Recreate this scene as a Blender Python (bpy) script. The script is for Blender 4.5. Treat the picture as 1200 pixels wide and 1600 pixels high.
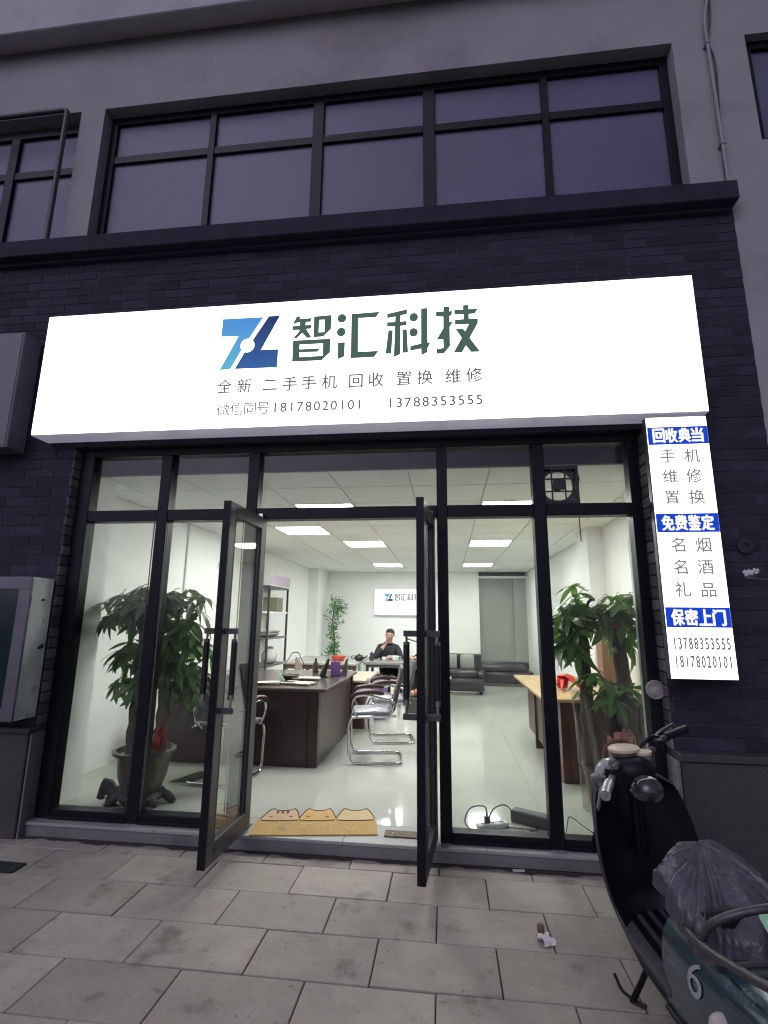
import bpy, bmesh, math, random
from mathutils import Vector, Matrix, Euler
random.seed(7)
R = math.radians
scene = bpy.context.scene
COL = scene.collection
for o in list(bpy.data.objects): bpy.data.objects.remove(o)

# ------------------------------------------------------------------ camera
def make_camera():
    P, Y, L = R(11.8157), R(-6.9646), R(0.58756)
    fwd = Vector((math.sin(Y)*math.cos(P), math.cos(Y)*math.cos(P), math.sin(P)))
    right = Vector((math.cos(Y), -math.sin(Y), 0)); up = right.cross(fwd)
    rr = right*math.cos(L)+up*math.sin(L); uu = up*math.cos(L)-right*math.sin(L)
    cd = bpy.data.cameras.new('camera'); cam = bpy.data.objects.new('camera', cd); COL.objects.link(cam)
    m = Matrix((rr, uu, -fwd)).transposed().to_4x4(); m.translation = (0, 0, 1.45)
    cam.matrix_world = m
    cd.sensor_fit = 'VERTICAL'; cd.sensor_height = 24; cd.lens = 24*800.26/1600
    cd.clip_start = .05; cd.clip_end = 1000
    scene.camera = cam
make_camera()

# ------------------------------------------------------------------ night sky, faint sky-glow sun, exposure
SUN_EL, SUN_AZ = R(38), R(205)
SKY_STRENGTH, SUN_STRENGTH = 0.070, 0.06
SKY_TINT = (.80, .79, 1.10)
w = bpy.data.worlds.new('World'); scene.world = w; w.use_nodes = True
nt = w.node_tree; nt.nodes.clear()
sky = nt.nodes.new('ShaderNodeTexSky'); sky.sky_type = 'NISHITA'; sky.sun_disc = False
sky.sun_elevation = SUN_EL; sky.sun_rotation = SUN_AZ; sky.air_density = 1.0; sky.dust_density = 4.0
bg = nt.nodes.new('ShaderNodeBackground'); bg.inputs[1].default_value = SKY_STRENGTH
mx = nt.nodes.new('ShaderNodeMix'); mx.data_type = 'RGBA'; mx.blend_type = 'MULTIPLY'; mx.inputs[0].default_value = 1
hs = nt.nodes.new('ShaderNodeHueSaturation'); hs.inputs['Saturation'].default_value = .35
wo = nt.nodes.new('ShaderNodeOutputWorld')
nt.links.new(sky.outputs[0], hs.inputs['Color']); nt.links.new(hs.outputs[0], mx.inputs[6]); mx.inputs[7].default_value = (*SKY_TINT, 1)
nt.links.new(mx.outputs[2], bg.inputs[0]); nt.links.new(bg.outputs[0], wo.inputs[0])
sd = bpy.data.lights.new('sun', 'SUN'); sd.energy = SUN_STRENGTH; sd.angle = R(40); sd.color = (1, .9, .95)
so = bpy.data.objects.new('sun', sd); COL.objects.link(so)
# the sun stands behind the camera, high over the street
so.rotation_euler = Vector((math.sin(SUN_AZ)*math.cos(SUN_EL), math.cos(SUN_AZ)*math.cos(SUN_EL), math.sin(SUN_EL))).to_track_quat('Z', 'Y').to_euler()
vs = scene.view_settings; vs.view_transform = 'Standard'; vs.look = 'None'; vs.exposure = 0; vs.gamma = 1; vs.use_curve_mapping = False
scene.render.engine = 'CYCLES'
cy = scene.cycles; cy.use_denoising = True; cy.max_bounces = 10; cy.transparent_max_bounces = 24
cy.diffuse_bounces = 4; cy.glossy_bounces = 4; cy.sample_clamp_indirect = 6; cy.caustics_reflective = False; cy.caustics_refractive = False
cy.filter_width = 1.2
try: cy.denoiser = 'OPENIMAGEDENOISE'
except Exception: pass

# ------------------------------------------------------------------ materials
MATS = {}
def mat(name, col, rough=.6, metal=0, var=.12, scale=8, bump=0, bscale=60, rand=0, island=0, spec=.5, coat=0, trans=0, stain=None):
    if name in MATS: return MATS[name]
    m = bpy.data.materials.new(name); m.use_nodes = True; t = m.node_tree; N = t.nodes; L = t.links
    b = N['Principled BSDF']
    b.inputs['Roughness'].default_value = rough; b.inputs['Metallic'].default_value = metal
    b.inputs['Specular IOR Level'].default_value = spec; b.inputs['Coat Weight'].default_value = coat
    tc = N.new('ShaderNodeTexCoord'); geo = N.new('ShaderNodeNewGeometry')
    nz = N.new('ShaderNodeTexNoise'); nz.inputs['Scale'].default_value = scale; nz.inputs['Detail'].default_value = 6; nz.inputs['Roughness'].default_value = .65
    L.new(geo.outputs['Position'], nz.inputs['Vector'])
    mr = N.new('ShaderNodeMapRange'); mr.inputs[1].default_value = .3; mr.inputs[2].default_value = .7
    mr.inputs[3].default_value = 1-var; mr.inputs[4].default_value = 1+var
    L.new(nz.outputs[0], mr.inputs[0]); fac = mr.outputs[0]
    if rand or island:
        if island: src = geo.outputs['Random Per Island']; amt = island
        else:
            oi = N.new('ShaderNodeObjectInfo'); src = oi.outputs['Random']; amt = rand
        m2 = N.new('ShaderNodeMapRange'); m2.inputs[3].default_value = 1-amt; m2.inputs[4].default_value = 1+amt
        L.new(src, m2.inputs[0]); mu = N.new('ShaderNodeMath'); mu.operation = 'MULTIPLY'
        L.new(fac, mu.inputs[0]); L.new(m2.outputs[0], mu.inputs[1]); fac = mu.outputs[0]
    for sc, lo, hi, depth in ([] if not stain else stain if isinstance(stain, list) else [stain]):
        n3 = N.new('ShaderNodeTexNoise'); n3.inputs['Scale'].default_value = sc; n3.inputs['Detail'].default_value = 5; n3.inputs['Roughness'].default_value = .6
        L.new(geo.outputs['Position'], n3.inputs['Vector'])
        m3 = N.new('ShaderNodeMapRange'); m3.inputs[1].default_value = lo; m3.inputs[2].default_value = hi; m3.inputs[3].default_value = 1; m3.inputs[4].default_value = 1-depth
        L.new(n3.outputs[0], m3.inputs[0]); mu = N.new('ShaderNodeMath'); mu.operation = 'MULTIPLY'
        L.new(fac, mu.inputs[0]); L.new(m3.outputs[0], mu.inputs[1]); fac = mu.outputs[0]
    vm = N.new('ShaderNodeVectorMath'); vm.operation = 'SCALE'; vm.inputs[0].default_value = col
    L.new(fac, vm.inputs['Scale']); L.new(vm.outputs[0], b.inputs['Base Color'])
    mrr = N.new('ShaderNodeMapRange'); mrr.inputs[3].default_value = max(.02, rough*.85); mrr.inputs[4].default_value = min(1, rough*1.15)
    L.new(nz.outputs[0], mrr.inputs[0]); L.new(mrr.outputs[0], b.inputs['Roughness'])
    if trans:
        b.inputs['Transmission Weight'].default_value = trans
    if bump:
        nb = N.new('ShaderNodeTexNoise'); nb.inputs['Scale'].default_value = bscale; nb.inputs['Detail'].default_value = 4
        L.new(geo.outputs['Position'], nb.inputs['Vector'])
        bp = N.new('ShaderNodeBump'); bp.inputs['Strength'].default_value = bump; bp.inputs['Distance'].default_value = .01
        L.new(nb.outputs[0], bp.inputs['Height']); L.new(bp.outputs[0], b.inputs['Normal'])
    MATS[name] = m; return m
def emis(name, col, s=1):
    if name in MATS: return MATS[name]
    m = bpy.data.materials.new(name); m.use_nodes = True; t = m.node_tree; t.nodes.clear()
    e = t.nodes.new('ShaderNodeEmission'); e.inputs[0].default_value = (*col, 1); e.inputs[1].default_value = s
    o = t.nodes.new('ShaderNodeOutputMaterial'); t.links.new(e.outputs[0], o.inputs[0]); MATS[name] = m; return m
def glass(name, tint=(.93, .95, .93), base=.03, gain=.75, rough=.02, smear=0):
    if name in MATS: return MATS[name]
    m = bpy.data.materials.new(name); m.use_nodes = True; t = m.node_tree; t.nodes.clear(); N = t.nodes; L = t.links
    tr = N.new('ShaderNodeBsdfTransparent'); tr.inputs[0].default_value = (*tint, 1)
    gl = N.new('ShaderNodeBsdfGlossy'); gl.inputs['Roughness'].default_value = rough
    lw = N.new('ShaderNodeLayerWeight'); lw.inputs[0].default_value = .5
    p = N.new('ShaderNodeMath'); p.operation = 'POWER'; p.inputs[1].default_value = 4; L.new(lw.outputs['Facing'], p.inputs[0])
    a = N.new('ShaderNodeMath'); a.operation = 'MULTIPLY_ADD'; a.inputs[1].default_value = gain; a.inputs[2].default_value = base; L.new(p.outputs[0], a.inputs[0])
    mi = N.new('ShaderNodeMixShader'); L.new(a.outputs[0], mi.inputs[0]); L.new(tr.outputs[0], mi.inputs[1]); L.new(gl.outputs[0], mi.inputs[2])
    out = mi
    if smear:   # dusty film with wipe marks
        geo = N.new('ShaderNodeNewGeometry'); nz = N.new('ShaderNodeTexNoise'); nz.inputs['Scale'].default_value = 1.6; nz.inputs['Detail'].default_value = 7; nz.inputs['Distortion'].default_value = 1.2
        L.new(geo.outputs['Position'], nz.inputs['Vector'])
        mr = N.new('ShaderNodeMapRange'); mr.inputs[1].default_value = .45; mr.inputs[2].default_value = .75; mr.inputs[3].default_value = .0; mr.inputs[4].default_value = smear
        L.new(nz.outputs[0], mr.inputs[0])
        df = N.new('ShaderNodeBsdfDiffuse'); df.inputs[0].default_value = (.5, .5, .5, 1)
        m2 = N.new('ShaderNodeMixShader'); L.new(mr.outputs[0], m2.inputs[0]); L.new(mi.outputs[0], m2.inputs[1]); L.new(df.outputs[0], m2.inputs[2]); out = m2
    o = N.new('ShaderNodeOutputMaterial'); L.new(out.outputs[0], o.inputs[0]); MATS[name] = m; return m

plaster = mat('plaster', (.32, .31, .325), .85, var=.10, scale=2.2, bump=.25, bscale=45, stain=(.9, .52, .75, .35))
concrete = mat('concrete', (.28, .26, .27), .9, var=.15, scale=3, bump=.3)
mortar = mat('mortar', (.033, .031, .048), .95, var=.2, scale=20)
brickm = mat('brick', (.036, .034, .052), .85, var=.22, scale=18, bump=.5, bscale=90, rand=.30, spec=.25)  # violet tint of the brick tones stands in for sign glare
bricks_m = mat('brick_mass', (.036, .034, .052), .85, var=.22, scale=18, bump=.5, bscale=90, island=.30, spec=.25)
brick_rev = mat('brick_reveal', (.13, .12, .12), .8, var=.22, scale=18, bump=.5, bscale=90, rand=.55)
cornice_m = mat('cornice', (.032, .029, .048), .85, var=.25, scale=6, bump=.3, spec=.25)
stone_dark = mat('dark_stone', (.055, .05, .052), .55, var=.3, scale=70, stain=(2, .5, .7, .3))
alu = mat('black_aluminium', (.006, .006, .010), .42, var=.25, scale=14, spec=.22)
alu_grey = mat('grey_aluminium', (.060, .060, .066), .45, .2, var=.2, scale=10)
glassm = glass('clear_glass', smear=.05)
doorglass = glass('door_glass', tint=(.93, .95, .93), base=.05, gain=.85, smear=.03)
win_glass = mat('window_glass', (.105, .103, .175), .45, var=.14, scale=.9, spec=.5, rand=.10, stain=[(1.1, .5, .8, .25), (14, .55, .8, .12)])
paver_m = mat('paver', (.345, .308, .262), .8, var=.13, scale=7, bump=.35, bscale=140, rand=.12, stain=[(3.3, .58, .68, .42), (1.1, .5, .75, .22), (9, .62, .70, .3), (38, .64, .70, .45), (140, .55, .7, .3)])
paver_mass = mat('paver_mass', (.345, .308, .262), .8, var=.13, scale=7, bump=.35, bscale=140, island=.12, stain=[(3.3, .58, .68, .42), (1.1, .5, .75, .22), (9, .62, .70, .3), (38, .64, .70, .45), (140, .55, .7, .3)])
soil = mat('joint_dirt', (.045, .04, .036), .95, var=.3, scale=25, bump=.4)
step_m = mat('step_granite', (.17, .165, .16), .55, var=.22, scale=60, stain=(2.5, .5, .7, .4))
sill_m = mat('sill_granite', (.30, .30, .285), .45, var=.14, scale=60)
wallm = mat('wall_paint', (.82, .835, .81), .7, var=.03, scale=1.5, bump=.04)
greywall = mat('grey_partition', (.36, .38, .35), .6, var=.06, scale=2)
ceilm = mat('ceiling_tile', (.76, .78, .74), .85, var=.05, scale=90, bump=.15, bscale=160, rand=.025)
gridm = mat('ceiling_grid', (.45, .46, .43), .6, var=.04)
floorm = mat('floor_tile', (.47, .485, .425), .08, var=.035, scale=1.8, rand=.015, spec=.42)
groutm = mat('floor_grout', (.41, .42, .37), .3)
chrome = mat('chrome', (.62, .62, .62), .12, 1, var=.06)
blackp = mat('black_plastic', (.012, .012, .013), .4, var=.2)
darkwood = mat('dark_wood', (.030, .015, .014), .35, var=.25, scale=3, bump=.05)
desktop = mat('desk_top', (.075, .06, .057), .22, var=.18, scale=4)
redwood = mat('red_wood', (.07, .026, .019), .35, var=.25, scale=4)
lightwood = mat('light_wood', (.55, .38, .20), .35, var=.12, scale=5)
white_p = mat('white_plastic', (.7, .7, .68), .4, var=.04)
cream = mat('cream_plastic', (.62, .52, .36), .45, var=.08)
paper = mat('paper', (.62, .60, .48), .8, var=.06)
bark = mat('bark', (.12, .095, .06), .9, var=.3, scale=14, bump=.7, bscale=40)
def leafmat(name, col):
    m = mat(name, col, .36, var=.3, scale=9, rand=.5)
    t = m.node_tree; b = t.nodes['Principled BSDF']; o = t.nodes['Material Output']
    tl = t.nodes.new('ShaderNodeBsdfTranslucent'); tl.inputs[0].default_value = (col[0]*1.6, col[1]*1.7, col[2]*.9, 1)
    mi = t.nodes.new('ShaderNodeMixShader'); mi.inputs[0].default_value = .38
    t.links.new(b.outputs[0], mi.inputs[1]); t.links.new(tl.outputs[0], mi.inputs[2]); t.links.new(mi.outputs[0], o.inputs[0]); return m
leaf_m = leafmat('money_tree_leaf', (.095, .175, .065))
leaf2_m = leafmat('ficus_leaf', (.07, .20, .09))

# ------------------------------------------------------------------ mesh helpers
class MB:
    def __init__(s): s.v = []; s.f = []; s.mi = []; s.cur = 0
    def add(s, vs, fs):
        n = len(s.v); s.v += [tuple(v) for v in vs]
        for f in fs: s.f.append([n+i for i in f]); s.mi.append(s.cur)
        return s
    def box(s, x0, x1, y0, y1, z0, z1, M=None):
        vs = [Vector((x, y, z)) for z in (z0, z1) for y in (y0, y1) for x in (x0, x1)]
        if M is not None: vs = [M @ v for v in vs]
        return s.add(vs, [(0, 2, 3, 1), (4, 5, 7, 6), (0, 1, 5, 4), (2, 6, 7, 3), (0, 4, 6, 2), (1, 3, 7, 5)])
    def tube(s, pts, r, n=10, caps=True, closed=False):
        pts = [Vector(p) for p in pts]; k = len(pts)
        rs = r if isinstance(r, (list, tuple)) else [r]*k
        tang = []
        for i in range(k):
            a = pts[(i-1) % k] if (i or closed) else pts[0]; b = pts[(i+1) % k] if (i < k-1 or closed) else pts[-1]
            tang.append((b-a).normalized())
        u = tang[0].orthogonal().normalized(); vs = []
        for i in range(k):
            t = tang[i]; u = (u - t*u.dot(t)); u = u.normalized() if u.length > 1e-6 else t.orthogonal().normalized(); v = t.cross(u)
            for j in range(n):
                a = 2*math.pi*j/n; vs.append(pts[i]+(u*math.cos(a)+v*math.sin(a))*rs[i])
        fs = []
        for i in range(k if closed else k-1):
            for j in range(n):
                a = i*n+j; b = i*n+(j+1) % n; i2 = (i+1) % k; fs.append((a, b, i2*n+(j+1) % n, i2*n+j))
        if caps and not closed: fs += [tuple(range(n-1, -1, -1)), tuple((k-1)*n+j for j in range(n))]
        return s.add(vs, fs)
    def lathe(s, prof, c=(0, 0, 0), n=24, M=None, sx=1, sy=1):
        vs = []; fs = []; k = len(prof); c = Vector(c)
        for r, z in prof:
            for j in range(n):
                a = 2*math.pi*j/n; p = Vector((r*sx*math.cos(a), r*sy*math.sin(a), z))
                if M is not None: p = M @ p
                vs.append(p+c)
        for i in range(k-1):
            for j in range(n): fs.append((i*n+j, i*n+(j+1) % n, (i+1)*n+(j+1) % n, (i+1)*n+j))
        if prof[0][0] > 1e-6: fs.append(tuple(range(n-1, -1, -1)))
        if prof[-1][0] > 1e-6: fs.append(tuple((k-1)*n+j for j in range(n)))
        return s.add(vs, fs)
    def prism(s, poly, d0, d1, axis='y', M=None):   # polygon (a,b) extruded; axis y: (x,z); axis x: (y,z); axis z: (x,y)
        n = len(poly)
        def P(a, b, d): 
            v = Vector((a, d, b)) if axis == 'y' else Vector((d, a, b)) if axis == 'x' else Vector((a, b, d))
            return M @ v if M is not None else v
        vs = [P(a, b, d0) for a, b in poly]+[P(a, b, d1) for a, b in poly]
        fs = [tuple(range(n)), tuple(range(2*n-1, n-1, -1))]+[(i, n+i, n+(i+1) % n, (i+1) % n) for i in range(n)]
        return s.add(vs, fs)
    def grid(s, fn, nu, nv):
        vs = [fn(i/nu, j/nv) for j in range(nv+1) for i in range(nu+1)]
        fs = [(j*(nu+1)+i, j*(nu+1)+i+1, (j+1)*(nu+1)+i+1, (j+1)*(nu+1)+i) for j in range(nv) for i in range(nu)]
        return s.add(vs, fs)
    def mesh(s, name, mats=(), bevel=0, smooth=None, seg=1, fix=True):
        me = bpy.data.meshes.new(name); me.from_pydata(s.v, [], s.f)
        if len(mats) > 1:
            for p, i in zip(me.polygons, s.mi): p.material_index = i
        bm = bmesh.new(); bm.from_mesh(me)
        if fix: bmesh.ops.recalc_face_normals(bm, faces=bm.faces)
        if bevel:
            es = [e for e in bm.edges if len(e.link_faces) == 2 and e.calc_face_angle(0) > R(30)]
            bmesh.ops.bevel(bm, geom=es, offset=bevel, segments=seg, affect='EDGES', profile=.5, clamp_overlap=True)
        bm.to_mesh(me); bm.free()
        if smooth is not None:
            me.polygons.foreach_set('use_smooth', [True]*len(me.polygons))
            if smooth < 180: me.set_sharp_from_angle(angle=R(smooth))
        for m in mats: me.materials.append(m)
        me.update(); return me
    def obj(s, name, m, parent=None, bevel=0, smooth=None, seg=1, **kw):
        ms = m if isinstance(m, (list, tuple)) else [m]
        return link(name, s.mesh(name, ms, bevel, smooth, seg), parent, **kw)
def link(name, me, parent=None, label=None, cat=None, group=None, kind=None):
    o = bpy.data.objects.new(name, me); COL.objects.link(o)
    if parent is not None: o.parent = parent
    return tag(o, label, cat, group, kind)
def tag(o, label=None, cat=None, group=None, kind=None):
    if label: o['label'] = label
    if cat: o['category'] = cat
    if group: o['group'] = group
    if kind: o['kind'] = kind
    return o
def thing(name, label, cat, loc=(0, 0, 0), rot=(0, 0, 0), group=None):
    o = bpy.data.objects.new(name, None); COL.objects.link(o); o.location = loc; o.rotation_euler = rot; o.empty_display_size = .1
    return tag(o, label, cat, group)
def copy_tree(o, parent=None):
    c = o.copy(); COL.objects.link(c); c.parent = parent
    for ch in o.children: copy_tree(ch, c)
    return c
def bx(name, m, parent, x0, x1, y0, y1, z0, z1, bevel=0, **kw):
    return MB().box(x0, x1, y0, y1, z0, z1).obj(name, m, parent, bevel, **kw)
def curve_pts(ctrl, n=8):   # smooth polyline through control points (Catmull-Rom)
    c = [Vector(p) for p in ctrl]; c = [c[0]*2-c[1]]+c+[c[-1]*2-c[-2]]; out = []
    for i in range(1, len(c)-2):
        for k in range(n):
            t = k/n; a, b, d, e = c[i-1], c[i], c[i+1], c[i+2]
            out.append(.5*((2*b)+(d-a)*t+(2*a-5*b+4*d-e)*t*t+(3*b-a-3*d+e)*t**3))
    out.append(c[-2]); return out
def round_path(pts, r=.04, n=5):  # polyline with filleted corners
    pts = [Vector(p) for p in pts]; out = [pts[0]]
    for i in range(1, len(pts)-1):
        a, b, c = pts[i-1], pts[i], pts[i+1]; d1 = (a-b); d2 = (c-b); q = min(r, d1.length*.45, d2.length*.45)
        p0 = b+d1.normalized()*q; p1 = b+d2.normalized()*q
        for k in range(n+1):
            t = k/n; out.append((1-t)**2*p0+2*t*(1-t)*b+t*t*p1)
    out.append(pts[-1]); return out
def text_mesh(body, x0, x1, z0, z1, y, bold=0.0, keep=False, sx=1):
    c = bpy.data.curves.new('t', 'FONT'); c.body = body; c.resolution_u = 4
    o = bpy.data.objects.new('t', c); COL.objects.link(o)
    bpy.context.view_layer.update()
    dg = bpy.context.evaluated_depsgraph_get(); me = bpy.data.meshes.new_from_object(o.evaluated_get(dg))
    bpy.data.objects.remove(o); bpy.data.curves.remove(c)
    xs = [v.co.x for v in me.vertices]; ys = [v.co.y for v in me.vertices]
    if not xs: return [], []
    ax, bx_ = min(xs), max(xs); ay, by = min(ys), max(ys)
    if keep:   # square em box
        s = (x1-x0); vs = [((x0+x1)/2+(v.co.x-(ax+bx_)/2)*s*sx, y, (z0+z1)/2+(v.co.y-.38)*s) for v in me.vertices]
    else:
        vs = [(x0+(v.co.x-ax)/(bx_-ax)*(x1-x0), y, z0+(v.co.y-ay)/(by-ay)*(z1-z0)) for v in me.vertices]
    fs = [tuple(p.vertices) for p in me.polygons]; bpy.data.meshes.remove(me)
    if bold:   # heavier strokes: a few slightly shifted layers of the same glyph
        e = bold*(x1-x0 if keep else z1-z0); n = len(vs); v0, f0 = vs, fs; vs, fs = [], []
        for q, (ex, ez) in enumerate(((0, 0), (e, 0), (-e, 0), (0, e), (0, -e))):
            vs += [(a+ex, b_-.00012*q, c_+ez) for a, b_, c_ in v0]; fs += [tuple(i+n*q for i in f) for f in f0]
    return vs, fs
def poly_fill(splines, y, xf=lambda x, z: (x, z)):
    c = bpy.data.curves.new('p', 'CURVE'); c.dimensions = '2D'; c.fill_mode = 'BOTH'
    for pts in splines:
        s = c.splines.new('POLY'); s.points.add(len(pts)-1); s.use_cyclic_u = True
        for p, (a, b) in zip(s.points, pts): p.co = (a, b, 0, 1)
    o = bpy.data.objects.new('p', c); COL.objects.link(o); bpy.context.view_layer.update()
    dg = bpy.context.evaluated_depsgraph_get(); me = bpy.data.meshes.new_from_object(o.evaluated_get(dg))
    bpy.data.objects.remove(o); bpy.data.curves.remove(c)
    vs = []
    for v in me.vertices:
        a, b = xf(v.co.x, v.co.y); vs.append((a, y, b))
    fs = [tuple(p.vertices) for p in me.polygons]; bpy.data.meshes.remove(me); return vs, fs

# ================================================================== GROUND AND PAVEMENT
bx('ground', soil, None, -60, 60, -60, 60, -.4, -.03, kind='structure')
pave = bx('pavement', soil, None, -7, 7, -6, 3.55, -.029, -.012, kind='structure')
PW, PH = .5335, .3215; G = .006
rows = [2.39+PH*i for i in range(-28, 5)]
mass = MB(); pcache = {}
for ri, y0 in enumerate(rows):
    y1 = min(y0+PH, 3.505); par = (ri-28) % 2
    if y1-y0 < .04: continue
    off = .2 + (PW/2 if par else 0) + .004*math.sin(ri*7.3)
    for k in range(-14, 13):
        x0 = off+k*PW; x1 = x0+PW
        if x1 < -6.6 or x0 > 6.6: continue
        vis = y0 > 1.9 and x1 > -3.9 and x0 < 2.3
        dz = random.uniform(-.0025, .0015)
        if vis:
            key = (round(y1-y0, 3),)
            if key not in pcache:
                hx = PW/2-G/2; hy = (y1-y0)/2-G/2
                pcache[key] = MB().box(-hx, hx, -hy, hy, -.026, 0).mesh('paver', [paver_m], bevel=.003)
            o = link('paver', pcache[key], pave); o.location = ((x0+x1)/2, (y0+y1)/2, dz)
            o.rotation_euler = (random.gauss(0, .0015), random.gauss(0, .0015), random.gauss(0, .002))
        else:
            mass.box(x0+G/2, x1-G/2, y0+G/2, y1-G/2, -.026, dz)
mass.obj('paver_field', paver_mass, pave, kind='stuff')

# ================================================================== BUILDING SHELL
bld = thing('shop_building', 'grey brick and plaster building with dark upper windows behind the white lit sign', 'building', (0, 3.6, 0))
def B(o):      # parent to building, keeping world coordinates
    o.parent = bld; o.matrix_parent_inverse = Matrix.Translation((0, -3.6, 0)); return o
BF = 3.495     # front of mortar behind bricks
wall = MB()
wall.box(-7, -2.86, BF, 3.80, .0, 4.62)          # left pier
wall.box(1.345, 2.12, BF, 3.80, .0, 4.62)         # right pier
wall.box(-2.86, 1.345, BF, 3.80, 2.74, 4.62)     # above the shopfront
bw = B(wall.obj('brick_wall', mortar, None))
# brick pieces in running bond (children of the brick wall)
BH, BL, JT = .075, .25, .010
cand = []
row = 0; z = .70
while z+BH-JT < 4.375:
    x = -4.75 + (BL/2 if row % 2 else 0)
    while x < 2.12:
        a, b = x, x+BL-JT; x += BL
        for lo, hi in ((-7, -2.862), (-2.862, 1.347), (1.347, 2.12)):
            if lo == -2.862 and z < 2.75: continue
            aa, bb = max(a, lo), min(b, hi)
            if bb-aa < .03: continue
            # those wholly behind the lit signs never show
            if aa > -2.95 and bb < 1.55 and z > 2.86 and z+BH < 3.68: continue
            cand.append((aa, bb, z))
    z += BH; row += 1
def seen(c):
    a, b, z = c; d = math.hypot((a+b)/2, 3.4); up = z-1.45
    vis = -3.95 < a and b < 2.25 and (z > 3.5 or not (-2.85 < a < 1.3))
    return (0 if vis else 10) + (d*d+up*up)**.5 - (b-a)*4
cand.sort(key=seen)
bcache = {}; mass = MB()
for i, (a, b, z) in enumerate(cand):
    pr = random.uniform(.002, .005)
    if i < 255:
        k = round(b-a, 2)
        if k not in bcache: bcache[k] = MB().box(-k/2, k/2, -.012, 0, 0, BH-JT).mesh('brick', [brickm], bevel=.003)
        o = link('brick', bcache[k], bw); o.location = ((a+b)/2, BF+.012-pr, z)
    else: mass.box(a, b, BF-pr, BF+.001, z, z+BH-JT)
mass.obj('brick_field', bricks_m, bw, kind='stuff')
# header bricks in the reveals beside the shopfront
hb = MB().box(0, .010, 0, .125, 0, BH-JT).mesh('brick', [brick_rev], bevel=.003)
z = .70
while z < 2.68:
    o = link('brick', hb, bw); o.location = (-2.8605-random.uniform(0, .003), BF-.002, z)
    o = link('brick', hb, bw); o.location = (1.3355+random.uniform(0, .003), BF-.002, z); z += BH
# cornice band over the bricks
B(MB().prism([(3.38, 4.410), (3.38, 4.562), (3.80, 4.60), (3.80, 4.410)], -7, 2.115, 'x').obj('cornice', cornice_m, None, bevel=.006))
B(bx('cornice_lip', cornice_m, None, -7, 2.085, 3.45, 3.4935, 4.375, 4.409))
# upper plaster wall with window openings
UP = MB(); UY0, UY1 = 3.5, 3.85
WT = 6.0
for x0, x1, z0, z1 in ((-7, -5.6, 4.6, 7.0), (-3.27, -3.035, 4.6, WT), (1.86, 2.4, 4.6, WT), (-5.6, 3.4, WT, 7.0), (3.4, 6, 2, 7.0), (2.4, 3.4, 2.0, 5.0), (2.4, 3.4, 5.0, 5.001), (2.121, 2.4, 2.0, 4.6)):
    UP.box(x0, x1, UY0, UY1, z0, z1)
up = B(UP.obj('upper_wall', plaster, None))
B(bx('pier_wall', plaster, None, 2.121, 6, UY0+.004, UY1, 0, 1.999))
# eave slab above, coloured paler than the wall in place of street light
B(MB().prism([(3.30, 6.74), (3.30, 7.25), (3.85, 7.25), (3.85, 7.002), (3.4995, 7.002), (3.4995, 6.78)], -9, 6.5, 'x').obj('eave_slab', mat('eave_lit', (.46, .44, .455), .8, var=.08, scale=3, bump=.2, stain=(1.2, .5, .75, .25)), None, bevel=.01))
# dark room backing behind the upper windows
B(bx('window_backing', mortar, None, -5.7, 3.5, 3.86, 3.9, 4.5, 6.2))
def window(x0, x1, z0, z1, cols, ztr, thick, y=3.60, parts=True):
    fr = MB(); f = .075
    fr.box(x0, x0+f*.9, y, y+.07, z0, z1); fr.box(x1-f*.9, x1, y, y+.07, z0, z1)
    fr.box(x0+f*.9, x1-f*.9, y, y+.07, z1-f, z1); fr.box(x0+f*.9, x1-f*.9, y, y+.07, z0, z0+f)
    wv = B(fr.obj('window', alu, None, bevel=.003))
    xs = [x0+f*.9]+list(cols)+[x1-f*.9]
    if ztr: 
        for i in range(len(xs)-1):
            a = xs[i]+(thick[i-1]/2 if i else 0); b = xs[i+1]-(thick[i]/2 if i < len(cols) else 0)
            bx('transom', alu, wv, a, b, y+.004, y+.066, ztr-.038, ztr+.038, bevel=.003)
    for c, t in zip(cols, thick): bx('mullion', alu, wv, c-t/2, c+t/2, y-.004, y+.066, z0+f, z1-f, bevel=.003)
    for i in range(len(xs)-1):
        a = xs[i]+(thick[i-1]/2 if i else 0); b = xs[i+1]-(thick[i]/2 if i < len(cols) else 0)
        for q0, q1 in (((z0+f, ztr-.038), (ztr+.038, z1-f)) if ztr else ((z0+f, z1-f),)):
            bx('pane', win_glass, wv, a, b, y+.03, y+.042, q0, q1)
    return wv
window(-3.033, 1.858, 4.60, 5.999, (-2.03, -1.055, -.09, .87), 5.535, (.058, .095, .10, .058))
window(-5.6, -3.272, 4.60, 5.96, (-4.62, -4.0), 5.47, (.058, .09))
window(2.401, 3.399, 5.002, 5.999, (2.9,), None, (.06,), y=3.56)
# plinths
B(bx('plinth', stone_dark, None, -7, -2.862, 3.435, 3.4936, 0, .655, bevel=.006))
B(bx('plinth_cap', stone_dark, None, -7, -2.845, 3.415, 3.60, .656, .695, bevel=.006))
B(bx('plinth', stone_dark, None, 1.347, 6, 3.40, 3.4936, 0, .655, bevel=.006))
B(bx('plinth_cap', stone_dark, None, 1.338, 6, 3.385, 3.60, .656, .70, bevel=.006))
B(bx('reveal_slab', step_m, None, -2.8595, -2.846, 3.45, 3.60, 0, .655, bevel=.002))
B(bx('reveal_slab', step_m, None, 1.328, 1.3445, 3.42, 3.60, 0, .655, bevel=.002))
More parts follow.
